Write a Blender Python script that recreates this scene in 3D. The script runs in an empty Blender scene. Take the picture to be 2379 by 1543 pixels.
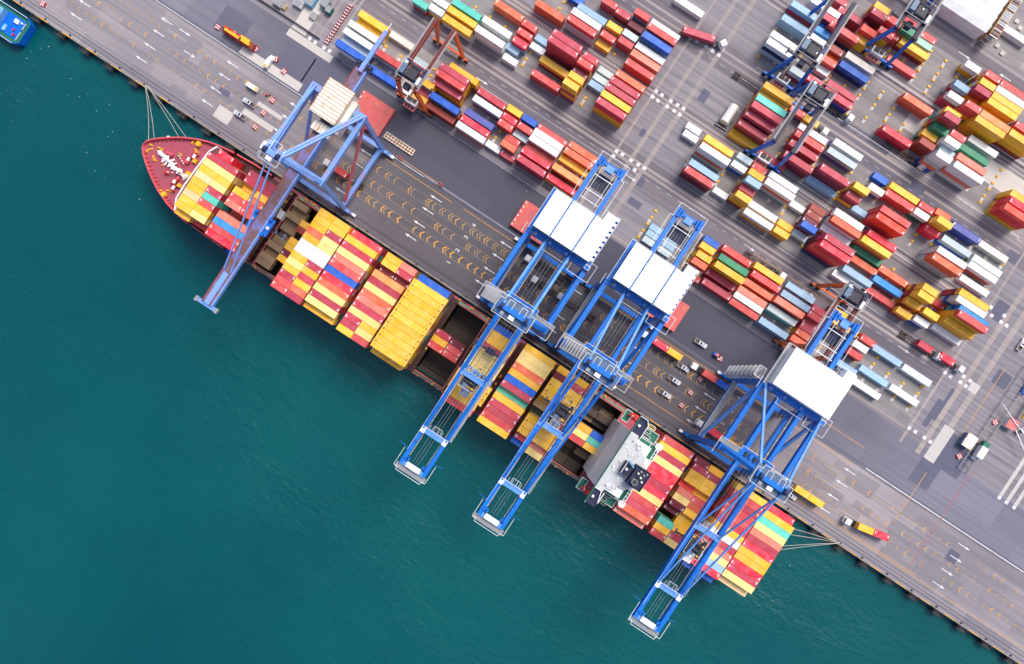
import bpy, bmesh, math, random
from mathutils import Vector, Matrix
random.seed(7)
sc = bpy.context.scene
COL = sc.collection
R = math.radians

# ------------------------------------------------------------------ helpers
class MB:
    """collects boxes, beams, tubes and sheets; build() links them as ONE mesh object"""
    def __init__(s, org=(0, 0, 0)):
        s.v = []; s.f = []; s.m = []; s.o = org
    def _add(s, vs, fs, m):
        n = len(s.v); s.v += [tuple(p) for p in vs]
        for f in fs: s.f.append([i + n for i in f]); s.m.append(m)
    def box(s, x0, x1, y0, y1, z0, z1, m=0):
        s._add([(x0,y0,z0),(x1,y0,z0),(x1,y1,z0),(x0,y1,z0),(x0,y0,z1),(x1,y0,z1),(x1,y1,z1),(x0,y1,z1)],
               [(3,2,1,0),(4,5,6,7),(0,1,5,4),(1,2,6,5),(2,3,7,6),(3,0,4,7)], m)
        return s
    def beam(s, p, q, w, h, m=0, w2=None, h2=None):
        p = Vector(p); q = Vector(q); d = (q - p).normalized()
        up = Vector((0, 0, 1)) if abs(d.z) < .9 else Vector((1, 0, 0))
        a = d.cross(up).normalized(); b = a.cross(d).normalized()
        w2 = w if w2 is None else w2; h2 = h if h2 is None else h2
        vs = [p-a*w/2-b*h/2, p+a*w/2-b*h/2, p+a*w/2+b*h/2, p-a*w/2+b*h/2,
              q-a*w2/2-b*h2/2, q+a*w2/2-b*h2/2, q+a*w2/2+b*h2/2, q-a*w2/2+b*h2/2]
        s._add(vs, [(0,1,2,3),(7,6,5,4),(4,5,1,0),(5,6,2,1),(6,7,3,2),(7,4,0,3)], m)
        return s
    def tube(s, p, q, r, n=8, m=0, r2=None):
        p = Vector(p); q = Vector(q); d = (q - p).normalized()
        up = Vector((0, 0, 1)) if abs(d.z) < .9 else Vector((1, 0, 0))
        a = d.cross(up).normalized(); b = a.cross(d).normalized(); r2 = r if r2 is None else r2
        vs = []
        for k in range(n):
            t = 2*math.pi*k/n; e = a*math.cos(t) + b*math.sin(t)
            vs += [p + e*r, q + e*r2]
        fs = [(2*k, 2*((k+1) % n), 2*((k+1) % n)+1, 2*k+1) for k in range(n)]
        fs += [tuple(2*k for k in range(n))[::-1], tuple(2*k+1 for k in range(n))]
        s._add(vs, fs, m)
        return s
    def path(s, pts, w, h=None, m=0, closed=False):
        h = w if h is None else h
        P = list(pts) + ([pts[0]] if closed else [])
        for a, b in zip(P, P[1:]): s.beam(a, b, w, h, m)
        return s
    def prism(s, pts, z0, z1, m=0):
        n = len(pts)
        vs = [(x, y, z0) for x, y in pts] + [(x, y, z1) for x, y in pts]
        fs = [tuple(range(n))[::-1], tuple(range(n, 2*n))] + [(k, (k+1) % n, n+(k+1) % n, n+k) for k in range(n)]
        s._add(vs, fs, m)
        return s
    def sheet(s, pts, z, m=0):
        s._add([(x, y, z) for x, y in pts], [tuple(range(len(pts)))], m); return s
    def rect(s, x0, x1, y0, y1, z, m=0):
        return s.sheet([(x0,y0),(x1,y0),(x1,y1),(x0,y1)], z, m)
    def mesh(s, name, mats):
        me = bpy.data.meshes.new(name); o = s.o
        me.from_pydata([(x-o[0], y-o[1], z-o[2]) for x, y, z in s.v], [], s.f)
        for mt in (mats if isinstance(mats, (list, tuple)) else [mats]): me.materials.append(mt)
        me.polygons.foreach_set('material_index', s.m); me.update()
        return me
    def build(s, name, mats, parent=None, loc=None):
        o = bpy.data.objects.new(name, s.mesh(name, mats)); COL.objects.link(o)
        if parent: o.parent = parent
        else: o.location = s.o if loc is None else loc
        return o

def tag(o, label=None, cat=None, group=None, kind=None):
    if label: o['label'] = label
    if cat: o['category'] = cat
    if group: o['group'] = group
    if kind: o['kind'] = kind
    return o
def empty(name, loc, label, cat, group=None, rz=0):
    o = bpy.data.objects.new(name, None); COL.objects.link(o); o.location = loc; o.rotation_euler = (0, 0, rz)
    return tag(o, label, cat, group)
def copy_tree(o, parent=None):
    c = o.copy(); COL.objects.link(c)
    if parent: c.parent = parent
    for ch in KIDS.get(o.name, []): KIDS.setdefault(c.name, []).append(copy_tree(ch, c))
    return c
KIDS = {}
def own(root):
    """remember the children of a finished thing so that copy_tree can copy it"""
    for o in COL.objects:
        if o.parent: KIDS.setdefault(o.parent.name, [])
    for o in COL.objects:
        if o.parent and o not in KIDS[o.parent.name]: KIDS[o.parent.name].append(o)

def lin(r, g, b, k=1.0):
    f = lambda c: (c/255/12.92 if c/255 <= .04045 else ((c/255+.055)/1.055)**2.4)*k
    return (min(f(r), .9), min(f(g), .9), min(f(b), .9))

def nodes(name):
    m = bpy.data.materials.new(name); m.use_nodes = True
    nt = m.node_tree; return m, nt, nt.nodes['Principled BSDF']
def N(nt, t, **kw):
    n = nt.nodes.new(t)
    for k, v in kw.items():
        if k in n.inputs: n.inputs[k].default_value = v
        else: setattr(n, k, v)
    return n
def mixc(nt, fac, a, b, mode='MIX'):
    n = nt.nodes.new('ShaderNodeMix'); n.data_type = 'RGBA'; n.blend_type = mode
    for inp, val in ((n.inputs[0], fac), (n.inputs[6], a), (n.inputs[7], b)):
        if hasattr(val, 'links'): nt.links.new(val, inp)
        elif inp.type == 'RGBA': inp.default_value = (*val[:3], 1)
        else: inp.default_value = val
    return n.outputs[2]
def ramp(nt, src, a, b):
    n = nt.nodes.new('ShaderNodeMapRange'); n.inputs[1].default_value = a; n.inputs[2].default_value = b
    nt.links.new(src, n.inputs[0]); return n.outputs[0]
def mapped(nt, scale, rot=0):
    g = nt.nodes.new('ShaderNodeNewGeometry'); mp = nt.nodes.new('ShaderNodeMapping')
    mp.inputs['Scale'].default_value = scale; mp.inputs['Rotation'].default_value = (0, 0, rot)
    nt.links.new(g.outputs['Position'], mp.inputs[0]); return mp.outputs[0]
def noise(nt, vec, scale, detail=4, rough=.55):
    n = N(nt, 'ShaderNodeTexNoise'); n.inputs['Scale'].default_value = scale
    n.inputs['Detail'].default_value = detail; n.inputs['Roughness'].default_value = rough
    nt.links.new(vec, n.inputs['Vector']); return n.outputs[0]

def paint(name, col, rough=.55, dirt=None, amt=.5, scale=.6, spec=.4):
    """weathered paint: base colour, patches of wear and fine grime"""
    m, nt, b = nodes(name)
    c = mixc(nt, ramp(nt, noise(nt, mapped(nt, (1, 1, 1)), scale*3, 6), .3, .75), [x*.86 for x in col], [min(x*1.08, .9) for x in col])
    if dirt: c = mixc(nt, ramp(nt, noise(nt, mapped(nt, (1, 1, .5)), scale, 7, .65), .62-.25*amt, .72), c, dirt)
    nt.links.new(c, b.inputs['Base Color']); b.inputs['Roughness'].default_value = rough
    b.inputs['Specular IOR Level'].default_value = spec
    return m

# ------------------------------------------------------------------ materials
M = {}
RUST = (.16, .055, .025)
M['blue'] = paint('crane_blue_paint', (.006, .155, .60), .42, (.02, .07, .24), .25, .5, .3)
M['bluelight'] = paint('crane_pale_blue_paint', (.10, .29, .72), .45, (.25, .33, .55), .5, .4, .3)
M['bluefaded'] = paint('faded_blue_paint', (.17, .33, .74), .6, (.34, .24, .32), .5, .25, .3)
M['rtgblue'] = paint('gantry_blue_paint', (.006, .14, .60), .45, (.02, .05, .2), .35, .5, .3)
M['rtgbeam'] = paint('gantry_beam_dark', (.055, .035, .06), .6, (.02, .06, .25), .5, .2)
M['navy'] = paint('dark_navy_paint', (.015, .02, .06), .6)
M['browngirder'] = paint('rust_brown_girder', (.17, .085, .075), .7, (.17, .19, .52), .75, .22)
M['orange'] = paint('gantry_orange_paint', (.62, .12, .03), .55, RUST, .3, .4)
M['rustred'] = paint('rust_red_paint', (.25, .04, .025), .6, (.12, .03, .02), .4, .4)
M['red'] = paint('red_paint', (.55, .03, .03), .5)
M['pinkred'] = paint('faded_red_paint', (.62, .15, .15), .6, (.5, .3, .35), .4, .4)
M['white'] = paint('white_paint', (.80, .80, .80), .5, (.62, .6, .57), .2, .15)
M['deckwhite'] = paint('ship_deck_white', (.50, .515, .54), .55, (.36, .37, .39), .35, .2)
M['roofwhite'] = paint('roof_white_sheet', (.84, .84, .84), .5, (.78, .78, .77), .1, .1)
M['rail'] = paint('white_railing', (.74, .76, .80), .5)
M['grey'] = paint('grey_steel', (.27, .28, .30), .55, (.2, .18, .17), .3)
M['greyblue'] = paint('grey_blue_steel', (.10, .16, .26), .5)
M['dark'] = paint('dark_machinery', (.028, .03, .045), .6, (.08, .07, .06), .3, 1.0)
M['black'] = paint('black_rubber', (.018, .018, .022), .8)
M['yellow'] = paint('yellow_paint', (.78, .42, .02), .5, (.4, .25, .06), .2, .8)
M['cream'] = paint('cream_sheet', (.76, .70, .60), .6, (.42, .19, .09), .35, .35)
M['creamseam'] = paint('rusty_roof_seam', (.34, .15, .07), .8)
M['deckred'] = paint('ship_deck_red', (.36, .065, .105), .6, (.22, .08, .08), .4, .25)
M['bulwark'] = paint('ship_bulwark_red', (.62, .09, .115), .5, (.4, .08, .08), .3, .3)
M['hull'] = paint('ship_hull_red', (.33, .045, .05), .5, (.12, .03, .03), .4, .12)
M['deckbrown'] = paint('hatch_brown', (.060, .028, .024), .8, (.13, .07, .05), .4, .5)
M['coaming'] = paint('coaming_red', (.42, .11, .11), .6, (.2, .09, .07), .45, .3)
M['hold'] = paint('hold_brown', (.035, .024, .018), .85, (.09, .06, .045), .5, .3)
M['deckgreen'] = paint('deck_green', (.012, .16, .10), .55, (.05, .12, .09), .3, .6)
M['pathgreen'] = paint('walkway_green', (.16, .30, .20), .7, (.2, .16, .13), .4, .5)
M['glass'] = paint('dark_glass', (.02, .03, .05), .12, spec=.6)
M['silver'] = paint('silver_car_paint', (.55, .57, .62), .3)
M['bed'] = paint('pickup_bed', (.09, .065, .05), .8, (.2, .14, .05), .4, 1.5)
M['hatchred'] = paint('hatch_cover_red', (.58, .105, .10), .6, (.38, .12, .10), .45, .18)
M['rope'] = paint('mooring_rope', (.50, .46, .40), .9)
M['boatblue'] = paint('tug_blue_paint', (.0, .13, .62), .4)
M['boatpale'] = paint('tug_pale_blue', (.13, .42, .72), .5, (.3, .5, .65), .5, .5)
M['tank'] = paint('tank_white', (.72, .71, .68), .5, (.6, .58, .55), .3, .3)
M['chassis'] = paint('trailer_rust_frame', (.085, .06, .055), .8, (.2, .14, .11), .4, 1.2)
M['concretewall'] = paint('quay_wall_concrete', (.26, .23, .21), .9, (.10, .08, .07), .5, .4)
M['shed'] = paint('warehouse_white', (.88, .87, .84), .6, (.72, .69, .66), .3, .12)
M['rack'] = paint('rack_steel', (.45, .38, .33), .7, (.3, .1, .08), .5, 1.0)
M['mark'] = paint('white_marking', (.78, .78, .80), .7)
M['fan'] = paint('fan_grey', (.50, .50, .52), .6)

def container_paint():
    m, nt, b = nodes('container_paint')
    oi = N(nt, 'ShaderNodeObjectInfo'); tc = N(nt, 'ShaderNodeTexCoord')
    ad = N(nt, 'ShaderNodeVectorMath', operation='MULTIPLY_ADD')
    nt.links.new(oi.outputs['Random'], ad.inputs[0]); ad.inputs[1].default_value = (57, 91, 33)
    nt.links.new(tc.outputs['Object'], ad.inputs[2]); P = ad.outputs[0]
    col = oi.outputs['Color']
    hs = N(nt, 'ShaderNodeHueSaturation'); nt.links.new(col, hs.inputs['Color'])
    hs.inputs['Saturation'].default_value = .88; hs.inputs['Value'].default_value = 1.12
    c = mixc(nt, ramp(nt, noise(nt, P, .35, 5, .6), .36, .74), col, hs.outputs[0])          # sun-bleached patches
    st = N(nt, 'ShaderNodeMapping'); st.inputs['Scale'].default_value = (2.2, .25, .6); nt.links.new(P, st.inputs[0])
    c = mixc(nt, ramp(nt, noise(nt, st.outputs[0], 1.0, 5, .6), .58, 1.25), c, (.18, .13, .11))   # dirt streaks across the roof
    sp = ramp(nt, noise(nt, P, .8, 6, .7), .62, .74)
    al = N(nt, 'ShaderNodeMath', operation='MULTIPLY'); nt.links.new(sp, al.inputs[0]); nt.links.new(oi.outputs['Alpha'], al.inputs[1])
    c = mixc(nt, al.outputs[0], c, (.30, .105, .045))
    nt.links.new(c, b.inputs['Base Color']); b.inputs['Roughness'].default_value = .5
    b.inputs['Specular IOR Level'].default_value = .35
    return m
M['cont'] = container_paint()
def mass_paint():
    m, nt, b = nodes('stacked_container_paint')
    at = N(nt, 'ShaderNodeAttribute', attribute_name='tint')
    c = mixc(nt, ramp(nt, noise(nt, mapped(nt, (1, 1, 1)), .8, 6), .55, 1.2), at.outputs['Color'], (.12, .08, .07))
    nt.links.new(c, b.inputs['Base Color']); b.inputs['Roughness'].default_value = .55
    return m
M['mass'] = mass_paint()

def asphalt(name, base, worn, tan, streak=.5, slabs=None, dark=None):
    """paved ground: slab patchwork, tyre streaks along the lanes, stains"""
    m, nt, b = nodes(name)
    big = ramp(nt, noise(nt, mapped(nt, (1, 1, 1)), .012, 5, .6), .35, .68)
    c = mixc(nt, big, base, worn)
    if slabs:
        br = N(nt, 'ShaderNodeTexBrick'); br.offset = .37; br.offset_frequency = 2
        nt.links.new(mapped(nt, (1, 1, 1)), br.inputs['Vector'])
        for k, v in (('Scale', 1.0), ('Mortar Size', .012), ('Brick Width', slabs[0]), ('Row Height', slabs[1]), ('Bias', 0.0)): br.inputs[k].default_value = v
        br.inputs['Color1'].default_value = (.72, .72, .76, 1); br.inputs['Color2'].default_value = (1.18, 1.16, 1.14, 1)
        br.inputs['Mortar'].default_value = (.7, .68, .68, 1)
        c = mixc(nt, .75, c, br.outputs[0], 'MULTIPLY')
    s1 = ramp(nt, noise(nt, mapped(nt, (.012, .55, 1)), 1.0, 5, .62), .42, .72)
    k = N(nt, 'ShaderNodeMath', operation='MULTIPLY'); nt.links.new(s1, k.inputs[0]); k.inputs[1].default_value = streak
    c = mixc(nt, k.outputs[0], c, [x*.45 for x in base])
    s2 = ramp(nt, noise(nt, mapped(nt, (.02, .9, 1)), 1.0, 6, .65), .55, .8)
    k2 = N(nt, 'ShaderNodeMath', operation='MULTIPLY'); nt.links.new(s2, k2.inputs[0]); k2.inputs[1].default_value = .55
    c = mixc(nt, k2.outputs[0], c, tan)
    if dark:   # the berth worked most is blackened by tyres: (u centre, half length)
        g = N(nt, 'ShaderNodeNewGeometry'); sx = N(nt, 'ShaderNodeSeparateXYZ'); nt.links.new(g.outputs['Position'], sx.inputs[0])
        d = N(nt, 'ShaderNodeMath', operation='SUBTRACT'); nt.links.new(sx.outputs[0], d.inputs[0]); d.inputs[1].default_value = dark[0]
        a = N(nt, 'ShaderNodeMath', operation='ABSOLUTE'); nt.links.new(d.outputs[0], a.inputs[0])
        wob = N(nt, 'ShaderNodeMath', operation='MULTIPLY_ADD'); nt.links.new(noise(nt, mapped(nt, (1, 1, 1)), .03, 4), wob.inputs[0]); wob.inputs[1].default_value = 50
        nt.links.new(a.outputs[0], wob.inputs[2])
        w = ramp(nt, wob.outputs[0], dark[1]+70, dark[1]-10)
        c = mixc(nt, w, c, mixc(nt, .86, c, dark[2]))
    c = mixc(nt, ramp(nt, noise(nt, mapped(nt, (1, 1, 1)), .55, 6, .7), .6, .85), c, [x*.5 for x in base])
    nt.links.new(c, b.inputs['Base Color']); b.inputs['Roughness'].default_value = .85
    b.inputs['Specular IOR Level'].default_value = .25
    return m
M['apron'] = asphalt('apron_paving', (.235, .215, .245), (.315, .285, .30), (.36, .31, .29), .5, (21, 5.9), (0, 95, (.074, .071, .084)))
M['back'] = asphalt('backreach_asphalt', (.195, .19, .25), (.23, .22, .26), (.28, .25, .25), .35, (34, 19), (0, 118, (.056, .056, .078)))
M['yard'] = asphalt('yard_asphalt', (.215, .202, .238), (.28, .255, .272), (.40, .325, .285), .75)
M['pad'] = asphalt('container_slab', (.215, .203, .21), (.31, .288, .28), (.36, .315, .29), .3, (6.72, 2.95))
M['lane'] = asphalt('lane_asphalt', (.135, .125, .155), (.21, .185, .205), (.36, .29, .26), .7)
M['runway'] = asphalt('runway_concrete', (.38, .325, .31), (.27, .235, .245), (.48, .385, .32), .6)
M['concrete'] = asphalt('pale_concrete', (.47, .45, .44), (.54, .50, .46), (.58, .54, .48), .12)
M['patchdark'] = asphalt('fresh_asphalt_patch', (.105, .108, .16), (.12, .12, .165), (.15, .14, .17), .2)
M['patchmid'] = asphalt('weathered_patch', (.20, .186, .215), (.25, .228, .245), (.3, .26, .25), .4)
M['lineyellow'] = paint('road_yellow', (.66, .33, .045), .8, (.26, .2, .16), .45, .5)
M['linefaded'] = paint('road_yellow_faded', (.44, .27, .10), .85, (.24, .2, .19), .7, .7)
M['linewhite'] = paint('road_white', (.66, .66, .68), .8, (.35, .33, .36), .3, .6)
M['linered'] = paint('road_faded_red', (.36, .12, .14), .9, (.24, .2, .22), .6, .5)

def water_mat():
    m, nt, b = nodes('harbour_water')
    v = mapped(nt, (1, 1, 1))
    c = mixc(nt, ramp(nt, noise(nt, v, .006, 4), .35, .68), (.0, .056, .070), (.002, .084, .088))
    nt.links.new(c, b.inputs['Base Color']); b.inputs['Roughness'].default_value = .16
    b.inputs['IOR'].default_value = 1.33
    w = noise(nt, mapped(nt, (.55, 1.0, 1), R(-18)), .55, 8, .62); w2 = noise(nt, mapped(nt, (.5, 1, 1), R(25)), .09, 5, .6)
    s = N(nt, 'ShaderNodeMath', operation='MULTIPLY_ADD'); nt.links.new(w2, s.inputs[0]); s.inputs[1].default_value = 2.2; nt.links.new(w, s.inputs[2])
    bp = N(nt, 'ShaderNodeBump'); bp.inputs['Distance'].default_value = .6
    k = N(nt, 'ShaderNodeMath', operation='MULTIPLY_ADD'); nt.links.new(ramp(nt, noise(nt, mapped(nt, (.5, 1.6, 1), R(30)), .018, 4), .35, .7), k.inputs[0]); k.inputs[1].default_value = .55; k.inputs[2].default_value = .3
    nt.links.new(k.outputs[0], bp.inputs['Strength'])
    nt.links.new(s.outputs[0], bp.inputs['Height']); nt.links.new(bp.outputs[0], b.inputs['Normal'])
    return m
M['water'] = water_mat()
EXPOSURE = 0.8

# ------------------------------------------------------------------ ground, water, quay
# x runs along the quay, y from the water to the land, z up; the quay surface is z = 0
def struct(name, mb, mat):
    return tag(mb.build(name, mat), kind='structure')

struct('yard_ground', MB().rect(-1500, 1500, 1.0, 1500, 0), M['yard'])
struct('apron', MB().rect(-1500, 1500, 1.4, 31.0, .004), M['apron'])
struct('backreach_road', MB().rect(-1500, 1500, 31.0, 50.2, .004), M['back'])
struct('quay_edge', MB().box(-1500, 1500, .75, 1.4, -.6, .06), M['concretewall'])
struct('quay_wall', MB().box(-1500, 1500, 1.0, 1.35, -6, -.62), M['concretewall'])

lanes = MB()
for v0, v1, ua, ub in ((71.0, 83.0, -124, 146), (98.5, 101.5, -116, -60), (102.3, 107.0, -120, 146), (125.6, 136.5, -120, 150), (156.5, 161.0, -110, 150), (178.5, 187, -60, 170)):
    lanes.rect(ua, ub, v0, v1, .006)
struct('truck_lane', lanes, M['lane'])
pads = MB()
for ua, ub, v0, v1 in ((20, 144, 52.6, 70.6), (-113.5, -8, 52.6, 70.6), (-100, -7.6, 83.2, 102.2), (19.5, 143.5, 83.2, 102.2), (-62, -7.6, 106.4, 125.4), (26.5, 142, 107.1, 125.4),
                       (19, 141, 136.7, 156.3), (19, 125, 160.5, 178.3), (60, 130, 188, 206)):
    pads.rect(ua, ub, v0, v1, .007)
struct('container_slab', pads, M['pad'])
run = MB()
for v in (51.6, 77.9, 79.9, 103.6, 105.3, 130.2, 132.9, 157.4, 159.6, 186.4):
    run.rect(81.5, 170, 133.6, 136.4, .0085) if v == 132.9 else None
    run.rect(-112 if v < 100 else -100, 144, v-.5, v+.5, .010)
for u, w in ((-4.9, .5), (1.6, .8), (7.4, .9)): run.rect(u-w, u+w, 51, 215, .013)
for u, w in ((145.3, .5), (153, 1.0), (158.2, 1.1)): run.rect(u-w, u+w, 46, 205, .013)
for u in (-124.8, -122.4, -118.4, -116.0): run.rect(u-.5, u+.5, 50.5, 150, .013)
struct('gantry_runway', run, M['runway'])
pc = MB()
pc.rect(155.9, 160.4, 46.2, 61.1, .016).rect(155.6, 159.3, 76.6, 80.4, .016)
pc.rect(-133.4, -113.6, 46.9, 49.8, .016)
pc.rect(-144.5, -117.5, 31.4, 34.6, .016).rect(-139.6, -133, 6, 11, .016).rect(-131, -117.5, 12.9, 15.2, .016).rect(-128, -117, 18.6, 20.2, .016)
pc.rect(80, 140, 146, 154.4, .0085)
pc.rect(-133, -127, 50.4, 140, .0085)
pc.rect(187.6, 189, 50, 130, .016).rect(190.9, 192.3, 50, 130, .016).rect(194.3, 195.7, 50, 130, .016)
struct('concrete_patch', pc, M['concrete'])
pd = MB()
for r in ((-131, -118.5, 35.2, 45.5), (-119, -100, 31.6, 46), (-158, -146, 34, 44), (-143, -138.5, 14.7, 17), (155.5, 164, 36, 46), (160.3, 171, 46, 60), (148.5, 150.6, 56, 68), (150.6, 152, 60, 74), (161.5, 167.5, 84, 90),
          (9.2, 14.5, 64.8, 67.6), (7.8, 10.8, 72.2, 76), (-1.2, 1.2, 88.5, 91.8), (9.8, 13, 112, 117), (140, 146, 126, 130), (147, 152, 104, 112), (140, 150, 140, 150), (95, 101, 127.4, 131.5), (183.5, 188, 18.5, 23.2)):
    pd.rect(*r, .0115)
struct('asphalt_patch', pd, M['patchdark'])
pm = MB()
for k in range(58):
    u = random.uniform(-225, -95) if k < 34 else random.uniform(118, 240); v = random.choice((4.6, 9.4, 12.6, 15.6, 18.4, 21.6, 24.4)); L = random.uniform(5, 26)
    pm.rect(u, u+L, v, v+random.uniform(2.2, 5.5), .0062 + .00006*k)
struct('worn_patch', pm, M['patchmid'])

# ------------------------------------------------------------------ road markings
mk = MB(); Z = .022; rv = random.Random(3)
def arrow(u, v, d=-1, L=5.2, m=1):
    t = u; h = .95
    mk.sheet([(t, v), (t-d*1.7, v+.52), (t-d*1.7, v-.52)][::(1 if d > 0 else -1)], Z, m)
    mk.rect(min(t-d*1.7, t-d*L), max(t-d*1.7, t-d*L), v-.15, v+.15, Z, m)
def chevron(u, v, w=.62, H=1.35, m=0):
    a, b2 = rv.uniform(.8, 1.0), w*rv.uniform(.75, 1.1)
    m = rv.choice((0, 3, 3)) if (abs(u) > 100 or v > 15) else rv.choice((0, 0, 3))
    mk.sheet([(u, v), (u+b2, v), (u+a+b2, v+H), (u+a, v+H)], Z, m)
    mk.sheet([(u, v), (u+a, v-H), (u+a+b2, v-H), (u+b2, v)], Z, m)
rv = random.Random(3)
for v, ph in ((12.0, 0), (17.7, 1.6), (23.5, .7)):
    u = -226 + ph
    while u < 230:
        far = abs(u) > 100
        if rv.random() < (.82 if far else (.95 if v < 15 else .72)):
            chevron(u, v, .40 if far or v > 15 else .62, 1.0 if far else 1.3)
            if not far and rv.random() < .35: chevron(u+1.15, v, .4, 1.3)
        u += 3.55 if far else rv.choice((3.2, 3.4, 3.9))
for v in (13.45, 10.55, 19.2, 16.2, 25.0, 22.0): mk.rect(-112, 140, v-.04, v+.04, Z, 3)
for v, a, b2 in ((7.15, 30, 178), (28.45, -76, -46), (28.75, -41, -17), (28.9, -2, 135), (31.6, -73, -54), (36.7, 98, 135), (6.4, 110, 230), (68.9+2.4, 64, 142), (75.2, 60, 100)):
    mk.rect(a, b2, v-.09, v+.09, Z, 0)
for v in (8.9, 14.8, 20.8, 26.3):
    for u in (-206, -176.4, -146.6, -118, -86, -54.4, -22.7, 9, 41, 73, 104, 133, 190): arrow(u, v, -1 if u < 150 else 1)
for u, v, d in ((-163, 26.5, 1), (-157, 20.6, 1), (-59, 73, 1), (8, 73.4, 1), (88, 74.0, 1), (60, 76, 1), (-80, 77, 1), (25, 100.5, 1), (100, 183, -1), (88, 181.5, 1), (58, 184, -1), (130, 76, 1), (118, 157, 1)): arrow(u, v, d)
for u, v in ((-4.8, 130.2), (-2.1, 130.3), (2, 130.5), (4.9, 130.5), (7.6, 130.5), (5, 133), (7.6, 133.1), (-4.6, 106), (-2, 106), (2.1, 106), (5, 106.1), (7.7, 106.2), (-4.6, 103.5), (-2.1, 103.4), (2.1, 103.5), (5.2, 103.6), (7.7, 103.5),
             (-4.6, 78.9), (-2.1, 79.1), (1.9, 79), (5, 79.2), (7.7, 79.3), (-4.6, 76.6), (5, 76.7), (145.2, 77.4), (147.7, 77.3), (152, 77.5), (154.5, 77.4), (151.8, 80), (154.8, 80), (148.1, 52.5), (152.2, 52.5), (154.9, 52.4), (145.4, 52.4), (188.3, 49.2), (191.6, 49.2), (195, 49.2),
             (-124.9, 50.6), (-122.4, 50.5), (-118.5, 50.6), (-116.1, 50.7), (145.5, 104.8), (148, 105), (152.3, 105), (154.8, 105), (146, 107.5), (152, 107.6)):
    mk.rect(u-.68, u+.68, v-.68, v+.68, Z, 1)
mk.rect(-66, 6, 71.0, 71.14, Z, 1); mk.rect(-110, -7, 49.8, 49.92, Z, 1); mk.rect(-60, 6, 74.2, 74.3, Z, 1)
for v in (82.2, 107.0, 134.6, 155.6, 161.3): mk.rect(22, 142, v-.06, v+.06, Z, 1)
mk.rect(163.2, 163.4, 62, 92, Z, 0); mk.rect(160, 160.2, 20, 42, Z, 0)
for u in range(-110, 140, 5): mk.rect(u, u+2.2, 75.9, 76.0, Z, 1); mk.rect(u, u+2.2, 138.2-10.4, 138.3-10.4, Z, 1)
v = 7.4
while v < 52: mk.rect(174.0, 174.5, v, v+.75, Z, 2); v += 1.15
for p in ((-17, 44.8), (-14, 46.3), (-21, 40.2), (-25, 47.5), (-8, 42.1), (20, 38.2)): mk.rect(p[0], p[0]+.5, p[1], p[1]+.12, Z, 1)
tag(mk.build('road_markings', [M['lineyellow'], M['linewhite'], M['linered'], M['linefaded']]), kind='structure')
for n, u, v in (('1', -35.1, 8.6), ('2', -34.9, 14.3), ('3', -34.9, 20.2), ('4', -34.8, 25.6), ('2', 84.9, 14.8), ('4', 85, 26.2), ('1', 84.8, 8.8), ('3', 85, 20.5)):
    c = bpy.data.curves.new('lane_number', 'FONT'); c.body = n; c.size = 2.3; c.extrude = 0; c.offset = .03
    o = bpy.data.objects.new('lane_number_marking', c); COL.objects.link(o); c.materials.append(M['linewhite'])
    o.location = (u+1.4, v-.4, .026); o.rotation_euler = (0, 0, R(90)); tag(o, kind='structure')

# rails, cable trench and edge line on the apron
rl = MB()
for v in (3.75, 4.1, 30.0, 30.35): rl.box(-600, 600, v-.07, v+.07, -.02, .03)
tag(rl.build('crane_rail_track', M['dark']), kind='structure')
tr = MB()
for v, w in ((2.35, .16), (2.75, .08), (5.2, .10), (30.9, .35), (31.5, .12)): tr.rect(-600, 600, v-w, v+w, .013)
tag(tr.build('cable_trench_line', M['patchdark']), kind='structure')
tw = MB()
tw.rect(-300, -60, 30.55, 30.75, .019).rect(140, 300, 30.5, 30.85, .019).rect(-60, 10, 31.15, 31.25, .019)
tag(tw.build('rail_edge_line', M['linewhite']), kind='structure')
ey = MB(); u = -260
while u < 300:
    if not (-150 < u < 60): ey.rect(u, u+4.6, .86, 1.2, .066)
    u += 11.1
tag(ey.build('quay_edge_stripe', M['lineyellow']), kind='structure')

# fenders and bollards along the quay, one thing each
fend = empty('quay_fender', (-215.9, 0, 0), 'black rubber fender with steel frame hung on the quay wall', 'fender', 'fenders along the quay wall')
m = MB((-215.9, 0, 0)); m.box(-217.2, -214.6, -.55, .72, -2.9, -.35); m.build('rubber_block', M['black'], fend)
m = MB((-215.9, 0, 0)); m.box(-217.5, -214.3, -.75, -.58, -3.0, -.15); m.path([(-217.9, .7, -.1), (-217.9, -1.0, -.3), (-213.9, -1.0, -.3), (-213.9, .7, -.1)], .09); m.build('frame', M['chassis'], fend)
own(fend)
for k in range(1, 42):
    o = copy_tree(fend); o.location.x = -215.9 + 11.05*k
bol = MB(); bol.tube((0, 0, 0), (0, 0, .38), .26, 10, 0, .2).tube((0, 0, .38), (0, 0, .55), .36, 10, 0, .3)
bm_ = bol.mesh('mooring_bollard', M['dark'])
for k, u in enumerate([-223.4 + 11.2*j for j in range(41)] + [147.4]):
    o = bpy.data.objects.new('mooring_bollard', bm_); COL.objects.link(o); o.location = (u, 1.75, 0)
    tag(o, 'stubby black mooring bollard standing on the quay edge', 'bollard', 'mooring bollards on the quay edge')

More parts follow.
